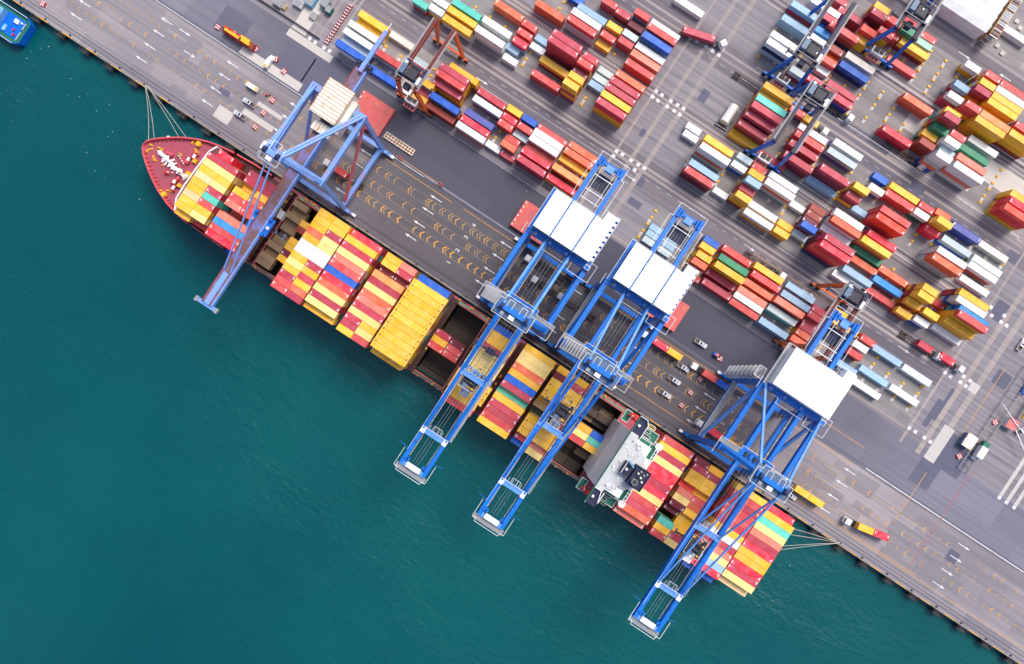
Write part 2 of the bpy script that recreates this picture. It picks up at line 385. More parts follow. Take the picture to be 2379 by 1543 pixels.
# ------------------------------------------------------------------ containers
PAL = {'Y': (250, 188, 36), 'y': (250, 216, 130), 'A': (238, 205, 150), 'R': (216, 72, 72), 'M': (192, 58, 80), 'D': (122, 34, 54), 'C': (240, 34, 66), 'O': (232, 104, 66), 'o': (250, 150, 78), 'p': (240, 128, 106),
       'q': (245, 70, 45), 'K': (158, 58, 48), 'W': (232, 234, 234), 'X': (232, 222, 210), 'G': (190, 204, 208), 'b': (152, 186, 214), 's': (44, 148, 222), 'B': (4, 94, 204), 'N': (22, 40, 104), 'P': (86, 94, 172),
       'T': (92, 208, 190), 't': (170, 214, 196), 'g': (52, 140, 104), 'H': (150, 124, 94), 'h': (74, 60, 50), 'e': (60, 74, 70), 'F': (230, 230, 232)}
LINC = {k: lin(*c, k=(.92 if k in 'WXGFyA' else .88)) for k, c in PAL.items()}
NAME = {'Y': 'yellow', 'y': 'pale yellow', 'A': 'cream yellow', 'R': 'red', 'M': 'dusty crimson', 'D': 'dark maroon', 'C': 'bright red', 'O': 'orange', 'o': 'light orange', 'p': 'salmon', 'q': 'vermilion', 'K': 'brown red',
        'W': 'white', 'X': 'rust-stained white', 'G': 'pale grey', 'b': 'pale blue', 's': 'sky blue', 'B': 'blue', 'N': 'navy', 'P': 'slate blue', 'T': 'turquoise', 't': 'pale green', 'g': 'green', 'H': 'dusty brown', 'h': 'dark brown', 'e': 'grey', 'F': 'white fan-topped'}
HT = 2.55; TH = 2.6
def container_mesh(L, kind):
    W = 2.438; h = L/2; w = W/2; m = MB()
    n = int(L/.55); z0, z1 = .16, HT-.09
    # corrugated sides and ends: one zigzag outline pulled up between the rails
    P = []
    for k in range(n):
        x = -h+.12 + (L-.24)*k/n; d = (L-.24)/n
        P += [(x, -w+.035), (x+.3*d, -w+.035), (x+.5*d, -w+.085), (x+.8*d, -w+.085)]
    Q = [(h-.05, -w+.1), (h-.05, -.02), (h-.10, 0), (h-.05, .02), (h-.05, w-.1)]
    m.prism(P + Q + [(-x, -y) for x, y in P] + [(-h+.09, w-.1), (-h+.09, -w+.1)], z0, z1)
    for sx in (-1, 1):
        for sy in (-1, 1):
            x, y = sx*(h-.08), sy*(w-.08)
            m.box(x-.08, x+.08, y-.08, y+.08, .12, HT-.12)
            for z in (0, HT-.12): m.box(x-.09, x+.09, y-.085, y+.085, z, z+.12)
        m.box(sx*h-(.1 if sx > 0 else 0), sx*h+(.1 if sx < 0 else 0), -w+.17, w-.17, HT-.11, HT-.012)
        m.box(sx*h-(.1 if sx > 0 else 0), sx*h+(.1 if sx < 0 else 0), -w+.17, w-.17, .02, .17)
    for sy in (-1, 1):
        m.box(-h+.17, h-.17, sy*w-(.07 if sy > 0 else 0), sy*w+(.07 if sy < 0 else 0), HT-.10, HT-.012)
        m.box(-h+.17, h-.17, sy*w-(.07 if sy > 0 else 0), sy*w+(.07 if sy < 0 else 0), .02, .18)
    # roof ribs, door bars
    k = -h+.7
    while k < h-.5: m.box(k, k+.16, -w+.12, w-.12, HT-.09, HT-.055); k += .62
    for y in (-.75, -.35, .35, .75): m.tube((h-.02, y, .25), (h-.02, y, HT-.2), .03, 6)
    if kind == 'marked':
        for sx in (-1, 1):
            m.box(sx*(h-.5)-.16, sx*(h-.5)+.16, -w+.35, -w+1.35, HT-.05, HT-.030, 1)
            m.box(sx*(h-1.1)-.10, sx*(h-1.1)+.10, -w+.5, -w+.75, HT-.05, HT-.031, 1)
    if kind == 'seams':
        for x in (-6.1, 6.1):
            for y in (-w+.16, w-.16): m.box(x-.17, x+.17, y-.14, y+.14, HT-.05, HT+.004, 2)
            m.box(x*.93-.14, x*.93+.14, -.14, .14, HT-.05, HT-.02, 2)
    if kind == 'fans':
        m.box(-h+.25, h-.25, -w+.25, w-.25, HT-.06, HT-.02, 1)
        for x in (-h+1.0, 0, h-1.0):
            m.box(x-.62, x+.62, -.62, .62, HT-.03, HT+.01, 3); m.tube((x, 0, HT), (x, 0, HT+.03), .5, 14, 1)
    if kind == 'flat':
        for x in (-2.2, -1.0, .2, 1.4, 2.6): m.box(x-.3, x+.3, -w+.15, w-.15, HT-.07, HT-.03, 4)
    return m.mesh('container_shell', [M['cont'], M['mark'], M['dark'], M['fan'], M['cream']])
CM = {(t, k): container_mesh(L, k) for t, L in (('L', 12.192), ('S', 6.058), ('V', 13.716)) for k in ('plain', 'marked') if not (t == 'V' and k == 'marked')}
CM['V', 'plain'] = container_mesh(13.716, 'seams'); CM['S', 'fans'] = container_mesh(6.058, 'fans')
HL = {'L': 6.096, 'S': 3.029, 'V': 6.858}
crng = random.Random(11)
def jitter(c):
    f = crng.uniform(.86, 1.10); g = crng.uniform(-.035, .035)
    r, gg, b = LINC[c]
    return (min(r*f*(1+g), .86), min(gg*f, .86), min(b*f*(1-g), .86))
n_individual = {'L': 0, 'S': 0, 'V': 0}
def container(t, u, v, z, c, label, group, rz=0):
    kind = 'fans' if c == 'F' else ('marked' if c in 'RMCDKPqpO' and t != 'V' and crng.random() < (.85 if c in 'MCDRP' else .45) else 'plain')
    o = bpy.data.objects.new('short_container' if t == 'S' else 'long_container', CM[t, kind]); COL.objects.link(o)
    o.location = (u, v, z); o.rotation_euler = (0, 0, rz + (math.pi if crng.random() < .5 else 0))
    o.color = (*jitter(c), 1.6 if c == 'X' else (crng.choice((0, .12, .3, .6)) if c in 'WGbyt' else crng.choice((0, .1, .2))))
    n_individual[t] += 1
    return tag(o, label, 'container', group)
ORD = 'nearest second third fourth fifth sixth seventh eighth ninth tenth eleventh twelfth thirteenth fourteenth fifteenth sixteenth seventeenth eighteenth nineteenth twentieth'.split()
def order(k): return ORD[k] if k < len(ORD) else 'twentieth-plus-%s' % ORD[k-20]
LOW = []          # lower tiers: (type, u, v, z, colour)
def low(t, u, v, z, c): LOW.append((t, u, v, z, c))

# yard stacks: block, u, v, 0 long or 1 short, colours from the top tier down
YARD = [
(0, -106.42, 53.56, 0, 17, 12, 12), (0, -93.20, 53.45, 0, 17), (0, -76.21, 53.59, 1, 0, 0), (0, -66.74, 53.38, 0, 11, 11), (0, -53.50, 53.47, 0, 12, 7), (0, -106.36, 56.18, 0, 14, 5),
(0, -83.78, 53.69, 1, 12), (0, -76.42, 56.21, 1, 4, 0), (0, -66.76, 56.51, 0, 17, 0, 11), (0, -53.51, 56.33, 0, 6, 0), (0, -44.07, 54.11, 1, 12), (0, -37.67, 54.19, 1, 4),
(0, -27.72, 54.90, 0, 4, 4, 4), (0, -14.98, 55.76, 0, 6, 0), (0, -106.33, 58.80, 0, 12, 12, 12), (0, -93.83, 59.38, 0, 3, 12), (0, -76.32, 58.83, 1, 0, 0, 3), (0, -53.48, 59.23, 0, 19, 19),
(0, -38.99, 56.92, 1, 7, 14), (0, -27.79, 58.11, 0, 6, 4, 4), (0, -106.27, 62.08, 0, 12, 12, 12), (0, -68.90, 61.45, 0, 4, 0, 0), (0, -39.39, 60.14, 1, 3), (0, -27.78, 60.93, 0, 11, 11),
(0, -14.91, 59.48, 0, 8, 6, 8), (0, -106.33, 65.20, 0, 0), (0, -84.07, 62.82, 1, 3), (0, -68.93, 64.07, 0, 3, 0, 0, 4), (0, -53.65, 64.93, 0, 12, 4), (0, -44.22, 62.76, 1, 3, 3),
(0, -37.50, 63.03, 1, 14), (0, -27.81, 63.61, 0, 12, 5, 12), (0, -15.02, 64.79, 0, 0), (0, -106.27, 67.82, 0, 0, 0), (0, -84.11, 65.44, 1, 14), (0, -69.04, 66.69, 0, 4, 0, 0, 0),
(0, -44.22, 65.50, 1, 6, 6), (0, -37.53, 65.67, 1, 3, 17), (0, -27.80, 66.25, 0, 12, 12, 12), (0, -14.88, 67.41, 0, 7, 5), (0, -93.54, 68.47, 0, 13), (0, -66.81, 69.31, 0, 0, 0, 4),
(0, -53.76, 68.17, 0, 4, 7), (0, -44.33, 68.96, 1, 0, 3), (0, -37.65, 69.08, 1, 17, 17), (0, -27.71, 69.03, 0, 3, 3), (0, -14.81, 70.92, 0, 7), (1, 45.21, 54.64, 1, 3),
(1, 54.64, 55.03, 0, 4, 4), (1, 67.13, 54.41, 0, 3, 22), (1, 80.15, 54.58, 0, 15, 15), (1, 90.40, 55.58, 1, 7, 4), (1, 122.32, 55.27, 0, 12), (1, 27.59, 59.30, 0, 15),
(1, 27.70, 56.60, 0, 14), (1, 43.59, 58.81, 1, 7, 7, 0), (1, 53.95, 58.78, 0, 4, 4), (1, 67.14, 57.33, 0, 12, 7), (1, 90.72, 58.59, 1, 7, 0), (1, 110.05, 57.89, 0, 15),
(1, 27.41, 61.92, 0, 15), (1, 43.65, 61.79, 1, 0, 0, 0), (1, 54.04, 61.51, 0, 0, 0, 3, 0), (1, 67.13, 59.95, 0, 9, 9), (1, 80.13, 60.38, 0, 14, 20), (1, 90.78, 61.30, 1, 4, 3),
(1, 122.21, 60.92, 0, 15), (1, 135.61, 61.10, 0, 12), (1, 67.46, 63.45, 0, 7, 0), (1, 80.06, 63.60, 0, 9, 3, 9), (1, 91.43, 63.92, 1, 4), (1, 110.64, 63.08, 1, 3, 5),
(1, 43.45, 65.87, 1, 0, 3), (1, 54.27, 65.33, 0, 22, 3, 0), (1, 68.24, 67.47, 0, 3, 3), (1, 81.43, 67.46, 0, 15, 4), (1, 90.86, 66.53, 1, 3, 12), (1, 110.82, 66.55, 1, 12, 12),
(1, 43.34, 68.55, 1, 17, 5), (1, 54.01, 69.50, 0, 3, 3), (1, 67.52, 70.55, 0, 0, 0), (1, 90.90, 69.15, 1, 4, 4), (1, 97.34, 69.62, 1, 0, 0), (1, 105.58, 70.09, 1, 0),
(1, 111.94, 69.94, 1, 3, 11), (1, 122.25, 70.01, 0, 15), (1, 135.50, 69.92, 0, 12), (1, 82.05, 71.77, 0, 15), (1, 97.37, 72.80, 1, 0, 11), (2, -95.39, 83.18, 1, 20, 4),
(2, -89.03, 84.27, 1, 12, 0), (2, -79.49, 83.78, 0, 0, 12), (2, -56.69, 84.83, 1, 12), (2, -40.84, 84.79, 0, 3, 3), (2, -89.12, 87.56, 1, 12, 12), (2, -79.69, 87.39, 0, 0, 5),
(2, -66.38, 86.02, 0, 12, 12, 14), (2, -31.19, 85.88, 1, 0, 0, 4, 0, 4), (2, -14.60, 87.67, 0, 4, 6, 0, 0), (2, -79.84, 90.59, 0, 20, 20), (2, -66.83, 91.31, 0, 12, 12), (2, -58.30, 88.64, 1, 15),
(2, -56.55, 91.26, 1, 6, 15), (2, -40.97, 90.82, 0, 0, 5), (2, -31.29, 89.94, 1, 0, 0, 5, 0), (2, -14.54, 90.62, 0, 0, 3, 0, 4), (2, -50.46, 93.92, 1, 12), (2, -31.34, 93.28, 1, 5, 3, 5),
(2, -14.54, 93.69, 0, 4, 3, 3, 4), (2, -56.82, 94.83, 1, 3, 0), (2, -41.01, 95.64, 0, 4, 4, 4, 4, 4), (2, -31.34, 95.90, 1, 3, 3, 0, 0), (2, -24.29, 94.30, 1, 15), (2, -14.51, 96.58, 0, 4, 4, 14, 4),
(2, -66.49, 98.95, 0, 7, 7), (2, -56.96, 98.34, 1, 3, 3), (2, -50.60, 97.45, 1, 15), (2, -40.99, 98.26, 0, 4, 4, 3, 4, 4), (2, -31.06, 99.69, 1, 4, 4, 4), (2, -24.29, 97.23, 1, 14),
(2, -24.26, 100.45, 1, 14), (2, -14.39, 100.83, 0, 7, 7, 7), (3, 26.03, 85.31, 0, 3, 5, 5), (3, 53.22, 85.26, 0, 12, 0), (3, 94.14, 85.13, 0, 12), (3, 26.09, 88.30, 0, 15, 14, 12),
(3, 36.59, 86.42, 1, 12), (3, 43.22, 87.10, 1, 0, 0, 0, 11), (3, 63.16, 85.71, 1, 0, 0), (3, 80.19, 86.99, 0, 6, 6, 7, 6, 5, 18), (3, 95.52, 87.75, 0, 15, 15), (3, 108.02, 86.87, 0, 3),
(3, 117.45, 85.83, 1, 0, 4), (3, 124.62, 86.83, 1, 12, 17), (3, 43.44, 91.00, 1, 4, 4, 4), (3, 53.50, 89.49, 0, 12), (3, 63.48, 89.60, 1, 0), (3, 70.01, 89.55, 1, 14),
(3, 80.09, 89.86, 0, 4, 6, 4, 5, 5, 18), (3, 106.90, 90.84, 0, 16, 7), (3, 117.26, 89.78, 1, 0, 3, 0), (3, 124.73, 90.09, 1, 0, 7, 0), (3, 136.37, 88.89, 0, 12), (3, 43.29, 93.62, 1, 15, 16, 0, 0),
(3, 69.84, 92.17, 1, 17, 5, 5), (3, 95.94, 93.45, 0, 7), (3, 117.06, 92.40, 1, 0, 0, 11, 4, 5), (3, 136.06, 94.13, 0, 3, 0, 0, 0, 0), (3, 136.10, 91.51, 0, 0, 0, 0), (3, 25.94, 94.57, 0, 12, 12, 7, 14),
(3, 69.72, 94.91, 1, 5, 12), (3, 80.23, 96.01, 0, 12, 7), (3, 95.22, 96.98, 0, 22), (3, 107.71, 96.07, 0, 7), (3, 117.14, 95.22, 1, 0, 0, 5, 0, 5), (3, 127.22, 96.75, 1, 3),
(3, 136.65, 96.75, 0, 16, 17, 20, 4), (3, 26.07, 99.86, 0, 0, 0), (3, 36.55, 97.52, 1, 12, 17), (3, 43.20, 97.49, 1, 0, 7, 0), (3, 53.25, 97.82, 0, 12, 7, 14), (3, 63.40, 98.08, 1, 12),
(3, 69.81, 97.53, 1, 11, 11), (3, 80.22, 98.63, 0, 7, 12, 14, 14), (3, 94.38, 99.60, 0, 0, 7, 11), (3, 133.98, 99.37, 0, 12, 14, 17, 14), (3, 36.66, 101.09, 1, 14, 14), (3, 43.29, 101.06, 1, 3, 11),
(3, 53.38, 101.73, 0, 12, 17), (3, 69.79, 100.15, 1, 11, 3), (3, 80.46, 102.39, 0, 12, 6, 12), (3, 133.58, 101.99, 0, 0, 5, 4, 4), (3, 95.88, 103.77, 0, 6, 6), (4, -53.76, 107.25, 0, 7, 7),
(4, -40.40, 107.98, 0, 3, 14, 14), (4, -30.48, 108.48, 1, 0), (4, -13.98, 107.44, 0, 3, 3), (4, -40.39, 110.86, 0, 12, 12, 14), (4, -30.51, 111.10, 1, 3, 12), (4, -14.06, 111.29, 0, 9, 22),
(4, -23.81, 112.83, 1, 3, 3), (4, -14.07, 114.41, 0, 12, 15), (4, -48.47, 117.39, 1, 17), (4, -40.11, 114.77, 0, 15, 4), (4, -30.41, 115.23, 1, 0, 22), (4, -23.89, 115.92, 1, 14, 22),
(4, -23.99, 119.82, 1, 5, 11), (4, -14.11, 118.03, 0, 17, 15, 12), (4, -36.82, 121.80, 1, 3, 4), (4, -30.44, 121.21, 1, 4, 5), (4, -14.16, 121.51, 0, 3, 3, 7), (4, -24.08, 123.55, 1, 3, 15, 3),
(4, -14.25, 124.58, 0, 12, 11), (5, 33.04, 107.87, 0, 0), (5, 45.54, 107.27, 0, 4), (5, 93.13, 108.44, 0, 10, 10, 3, 3), (5, 118.30, 107.36, 0, 7, 7, 14, 14), (5, 33.03, 110.48, 0, 4, 5, 0),
(5, 53.45, 109.89, 0, 4, 5, 5), (5, 66.68, 109.44, 0, 15), (5, 77.34, 110.38, 1, 4, 5, 0), (5, 83.70, 109.48, 1, 15), (5, 93.13, 111.52, 0, 3, 3, 3, 3), (5, 118.40, 110.38, 0, 13, 12, 12, 12),
(5, 134.93, 109.83, 0, 12), (5, 33.10, 113.59, 0, 4, 5, 4, 0), (5, 66.58, 112.06, 0, 4, 5, 5, 5), (5, 77.32, 113.30, 1, 0, 0, 0, 0), (5, 133.51, 114.54, 0, 12, 7), (5, 33.05, 116.21, 0, 4, 5, 0, 5, 4),
(5, 53.20, 115.73, 0, 4, 4), (5, 109.47, 116.97, 1, 6, 6), (5, 120.04, 117.29, 0, 14, 17), (5, 133.47, 117.38, 0, 12, 22), (5, 33.01, 119.07, 0, 20, 11, 4, 0, 4), (5, 53.10, 119.79, 0, 3, 7),
(5, 83.75, 118.42, 1, 12, 19), (5, 93.17, 119.86, 0, 3, 3), (5, 102.76, 119.95, 1, 12, 22), (5, 109.29, 119.59, 1, 0, 0, 4, 6), (5, 33.24, 122.98, 0, 0, 3, 0), (5, 66.67, 121.18, 0, 14, 19),
(5, 93.11, 122.96, 0, 0, 0), (5, 102.85, 123.01, 1, 3, 3), (5, 33.09, 125.60, 0, 0, 20, 17, 3), (5, 53.21, 124.03, 0, 12), (5, 66.80, 125.00, 0, 12, 17), (5, 83.68, 123.97, 1, 17),
(5, 109.44, 124.21, 1, 7, 20), (5, 120.23, 123.43, 0, 19, 19), (5, 133.93, 124.41, 0, 13), (6, -11.73, 138.43, 0, 12), (7, 130.23, 136.84, 0, 10, 6, 10, 0), (7, 35.39, 138.67, 1, 14, 4),
(7, 42.48, 139.52, 1, 6, 5), (7, 53.19, 139.02, 0, 4, 17), (7, 79.18, 139.21, 0, 6, 6), (7, 94.90, 137.88, 1, 12, 12, 14, 7, 17), (7, 106.53, 139.50, 0, 12, 12, 9, 12), (7, 130.45, 139.85, 0, 6, 6, 6, 0),
(7, 25.43, 141.05, 0, 12, 18, 14), (7, 52.80, 142.00, 0, 4, 4), (7, 89.28, 141.45, 1, 11, 11, 11), (7, 96.69, 142.87, 1, 14, 14, 12), (7, 25.34, 145.58, 0, 12, 12), (7, 42.37, 144.31, 1, 12, 20),
(7, 89.22, 146.04, 1, 0, 22), (7, 95.58, 145.49, 1, 12, 12, 11, 14), (7, 106.84, 144.18, 0, 9, 12, 12), (7, 130.65, 143.67, 0, 0, 0, 0), (7, 42.37, 146.93, 1, 10, 10, 10), (7, 90.41, 148.66, 1, 22, 22, 3),
(7, 106.93, 149.25, 0, 22, 22), (7, 42.14, 151.69, 1, 11, 0, 11), (7, 52.80, 150.35, 0, 17, 18), (7, 89.66, 151.28, 1, 4, 11, 22, 4, 0), (7, 97.05, 150.03, 1, 3, 3, 3), (7, 25.43, 152.89, 0, 15, 15),
(7, 35.09, 152.74, 1, 12, 12), (7, 52.90, 154.30, 0, 13, 13), (7, 79.14, 153.51, 0, 7, 7), (7, 89.78, 154.24, 1, 0, 14, 15, 20), (7, 107.92, 153.55, 0, 12, 12), (7, 34.98, 156.15, 1, 16, 16),
(8, 103.89, 157.71, 0, 0, 0, 0, 0), (8, 25.53, 159.15, 0, 15, 4), (8, 41.17, 159.05, 0, 3, 11, 18), (8, 94.81, 160.32, 1, 3, 3, 0, 22), (8, 104.24, 160.32, 0, 8, 8, 8, 8), (8, 116.92, 160.28, 0, 0, 0, 0, 11),
(8, 34.19, 161.77, 1, 4, 4), (8, 48.71, 161.66, 1, 0, 0), (8, 66.96, 163.40, 0, 3), (8, 88.45, 161.39, 1, 12, 4, 4), (8, 97.60, 162.94, 1, 0), (8, 117.01, 163.85, 0, 3, 17, 11, 11),
(8, 30.91, 164.39, 0, 12, 12), (8, 48.49, 164.28, 1, 10, 14, 0), (8, 88.25, 165.98, 1, 15, 4, 14), (8, 104.04, 165.56, 0, 0, 0, 0, 12), (8, 34.00, 169.63, 1, 4, 3), (8, 41.21, 167.01, 0, 4, 3),
(8, 47.81, 169.63, 1, 4, 5, 5, 4), (8, 54.17, 167.13, 1, 3, 0, 0), (8, 94.61, 167.13, 1, 4, 11, 0, 0), (8, 104.18, 168.18, 0, 0, 5, 6, 20), (8, 54.34, 172.36, 1, 3, 3, 3), (8, 56.97, 169.75, 1, 3, 4),
(8, 60.80, 172.36, 1, 22, 0, 4), (8, 66.73, 169.74, 0, 0, 5), (8, 94.72, 170.01, 1, 0, 14, 0, 0), (8, 104.15, 170.80, 0, 12, 0, 12, 20), (8, 47.98, 173.87, 1, 0, 3, 0), (8, 58.88, 174.98, 1, 6, 6, 22),
(8, 68.94, 173.23, 1, 21, 11), (8, 94.82, 173.42, 1, 3, 0, 4, 22), (8, 104.25, 173.42, 0, 3, 22, 6, 3), (8, 68.89, 176.03, 1, 3, 3), (8, 88.60, 176.04, 1, 12, 0), (9, 95.63, 196.79, 0, 12)]
BLOCKS = ('A1', 'A2', 'B1', 'B2', 'C1', 'C2', 'D1', 'D2', 'E2', 'F2')
CODES = 'YyARMDCOopqKWXGbsBNPTtgHheF'
BLOCKNAME = {'A1': 'quayside block behind cream-roofed crane', 'A2': 'quayside block behind white-roofed cranes', 'B1': 'second block behind cream-roofed crane', 'B2': 'second block behind white-roofed cranes',
             'C1': 'third block left of cross road', 'C2': 'third block right of cross road', 'D1': 'fourth block left of cross road', 'D2': 'fourth block right of cross road',
             'E2': 'fifth block beside blue gantries', 'F2': 'sixth block beside the white warehouse'}
yard = []
for e in YARD: yard.append([BLOCKS[e[0]], e[1], e[2], 'LS'[e[3]], ''.join(CODES[i] for i in e[4:])])
LANE0 = {'A1': 53.6, 'A2': 54.9, 'B1': 84.8, 'B2': 86, 'C1': 107.6, 'C2': 107.5, 'D1': 138.4, 'D2': 138.6, 'E2': 158.7, 'F2': 196.8}
rows = {}
for e in yard: rows.setdefault((e[0], round((e[2]-LANE0[e[0]])/2.95)), []).append(e)
for (b, r), es in sorted(rows.items()):
    es.sort(key=lambda e: e[1])
    for k, (b_, u, v, t, cs) in enumerate(es):
        nt_ = len(cs)
        rowtxt = 'seaward row' if r <= 0 else order(r) + ' row'
        lab = '%s %s container, %s along the %s, %s' % (NAME[cs[0]], 'short' if t == 'S' else 'long', 'first' if k == 0 else order(k), rowtxt, BLOCKNAME[b])
        container(t, u, v, TH*(nt_-1), cs[0], lab, 'containers stacked in the yard')
        for q, c in enumerate(cs[1:]): low(t, u, v, TH*(nt_-2-q), c)

# containers on the ship, bay by bay from the bow: start of the bay, tiers, rows from the quay side
SHIP = [
 ('first bay from the bow', -121.4, 6, '. C4|. M y Y A|y Y|M Y|T A|R Y|Y Y|y Y5|R4 .'),
 ('second bay from the bow', -107.4, 6, '. M5 M5 Y4|Y5 Y|O R|R p|R R3|H3 p s R C .|B3'),
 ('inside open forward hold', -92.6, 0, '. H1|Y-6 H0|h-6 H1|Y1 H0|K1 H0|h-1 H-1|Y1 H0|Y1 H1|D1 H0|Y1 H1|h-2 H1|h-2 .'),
 ('third bay from the bow', -78.6, 6, 'Y|Y Y|Y Y|M O|y Y|y F|F F|F Y|M y|Y Y|M M|Y R|O R|M'),
 ('fourth bay from the bow', -65.9, 6, 'C5 Y M y p R B C O y M y Y5'),
 ('fifth bay from the bow', -51.4, 6, 'Y5|p5 Y5|M5 D4|D4 o M y O p M y M|Y M|y Y|R'),
 ('all-yellow ship bay', -37.2, 8, 'B6 +Y +Y +Y +Y +Y +Y +Y +Y +Y +Y +Y Y6'),
 ('bay under the second crane', -8.2, 6, 'B5 Y Y M y y y s +Y +Y +Y Y R'),
 ('bay between two middle cranes', 6.6, 6, 'Y5 y5 y5 O5 Y5 B5 M5 T4 Y5 M5 M5 R5 Y5'),
 ('bay under the third crane', 20.6, 6, 'Y4|Y4 D4|M4 +Y +Y +Y Y3|Y3 A2|A2 e1|e1 +Y +Y +Y R5|p5 B4|y5'),
 ('bay just behind the wheelhouse', 63.6, 6, 'R Y M y C C M C y R M O p5'),
 ('low bay behind the wheelhouse', 79.3, 4, 'D3|Y3 M|M Y|Y Y|Y q3|Y3 p|R y|O D|Y D3|Y3 .|Y3 T|Y3 Y|M R|y'),
 ('bay under the last crane', 94.0, 6, 'Y R M R R M Y W M p y b C|C B5'.replace('C|C', 'C')),
 ('sternmost ship bay', 106.5, 6, 'C5 Y T y p M C Y Y C M y A5'),
]
SHIPZ = 6.4
def ship_group(bay): return 'containers aboard the ship'
for bay, u0, n, rws in SHIP:
    for r, cell in enumerate(rws.split()):
        if cell == '.': continue
        v = -1.54 - 2.48*r
        halves = cell.split('|')
        for hidx, hcell in enumerate(halves):
            if hcell == '.': continue
            t = 'S' if len(halves) == 2 else 'L'
            if hcell[0] == '+': t = 'V'; hcell = hcell[1:]
            c = hcell[0]; nn = int(hcell[1:]) if len(hcell) > 1 else n
            u = u0 + (HL[t] if t != 'S' else HL['S'] + (6.13 if hidx else 0)) + (-.35 if t == 'V' else 0)
            place = 'quay side' if r == 0 else ('seaward-most' if r == 12 else order(r) + ' from quay')
            half = '' if t != 'S' else (', aft half' if hidx else ', forward half')
            lab = '%s %s container, %s%s, %s' % (NAME[c], 'short' if t == 'S' else 'long', place, half, bay)
            container(t, u, v, SHIPZ + TH*(nn-1), c, lab, 'containers aboard the ship')
            for q in range(max(nn, 0)-1):
                cc = c if crng.random() < .35 else crng.choice('YYMMRDKKOgTBWY')
                low('L' if t == 'V' else t, u, v, SHIPZ + TH*q, cc)
# two groups of six short containers standing on the hatch beams of the open holds
for bay, u0, rws in (('over midship hold', -23.3, ('M|D', 'Y|R', 'R|R')), ('over hold before wheelhouse', 38.2, ('Y|B', 'y|T', 'R|Y'))):
    for r, cell in enumerate(rws):
        for hidx, c in enumerate(cell.split('|')):
            lab = '%s short container, %s row from the quay, %s half, %s' % (NAME[c], ('first', 'second', 'third')[r], 'aft' if hidx else 'forward', bay)
            container('S', u0 + HL['S'] + 6.25*hidx, -14.8 - 2.5*r, SHIPZ, c, lab, 'containers aboard the ship')
hrng = random.Random(5)
for u0 in (38.0,):
    for r in list(range(1, 5)) + list(range(8, 13)):
        for hidx in (0, 1):
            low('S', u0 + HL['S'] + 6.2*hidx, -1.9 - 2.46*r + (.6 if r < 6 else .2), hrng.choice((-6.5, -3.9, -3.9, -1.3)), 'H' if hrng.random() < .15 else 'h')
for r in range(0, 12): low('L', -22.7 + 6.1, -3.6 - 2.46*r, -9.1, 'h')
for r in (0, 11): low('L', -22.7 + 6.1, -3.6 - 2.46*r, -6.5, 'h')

# lower tiers past the three hundred of a kind that show largest: one mass
def mass():
    vs = []; fs = []; cols = []
    for t, u, v, z, c in LOW:
        h = HL[t]; col = jitter(c)
        for (x0, x1, y0, y1, z0, z1) in ((-h+.05, h-.05, -1.18, 1.18, .05, HT-.02), (-h, -h+.16, -1.219, -1.06, 0, HT), (h-.16, h, -1.219, -1.06, 0, HT), (-h, -h+.16, 1.06, 1.219, 0, HT), (h-.16, h, 1.06, 1.219, 0, HT),
                                         (-h+.16, h-.16, -1.215, -1.17, HT-.14, HT-.003), (-h+.16, h-.16, 1.17, 1.215, HT-.14, HT-.003)):
            n = len(vs)
            vs += [(u+a, v+b, z+d) for a, b, d in ((x0,y0,z0),(x1,y0,z0),(x1,y1,z0),(x0,y1,z0),(x0,y0,z1),(x1,y0,z1),(x1,y1,z1),(x0,y1,z1))]
            for f in ((3,2,1,0),(4,5,6,7),(0,1,5,4),(1,2,6,5),(2,3,7,6),(3,0,4,7)): fs.append([i+n for i in f]); cols.append(col)
    me = bpy.data.meshes.new('lower_tiers'); me.from_pydata(vs, [], fs); me.materials.append(M['mass'])
    a = me.attributes.new('tint', 'FLOAT_COLOR', 'FACE')
    a.data.foreach_set('color', [x for c in cols for x in (*c, 1)])
    o = bpy.data.objects.new('lower_container_tiers', me); COL.objects.link(o)
    tag(o, 'lower tiers of containers carrying the stacks in the yard and on the ship', 'containers', kind='stuff')

# ------------------------------------------------------------------ the ship
CL = -16.5
ship = empty('container_ship', (0, CL, -3), 'long red-decked container ship moored at the quay, loaded with containers', 'ship')
SO = (0, CL, -3)
HALF = [(-149.3, .0), (-148.9, 1.6), (-147.6, 3.2), (-145.1, 5.4), (-142, 7.7), (-138.6, 9.9), (-135, 11.8), (-130.5, 13.6), (-126, 14.7), (-120, 15.6), (-113, 16.1), (-105, 16.25), (-60, 16.25), (60, 16.25), (100, 16.2), (116, 15.6), (122, 14.8)]
def outline(k=1.0, inset=0, u_min=None, u_max=None, shift=0):
    P = [(u + shift*(1 if u < -100 else 0)*max(0, (-100-u)/49), max(h-inset, 0)*k) for u, h in HALF]
    return P
hm = MB(SO)
rings = []
for z, P in ((-6, [(u + max(0, -105-u)*.32, h*(.62 if u < -125 else .9)) for u, h in HALF]), (0, [(u + max(0, -105-u)*.18, h*(.78 if u < -120 else .97)) for u, h in HALF]), (4.9, [(u, h) for u, h in HALF])):
    rings.append([(u, CL+h, z) for u, h in P] + [(u, CL-h, z) for u, h in P[::-1]])
n = len(rings[0]); vs = sum(rings, [])
hm._add(vs, [(a*n+k, a*n+(k+1) % n, (a+1)*n+(k+1) % n, (a+1)*n+k) for a in range(2) for k in range(n)], 0)
hm.build('hull', M['hull'], ship)
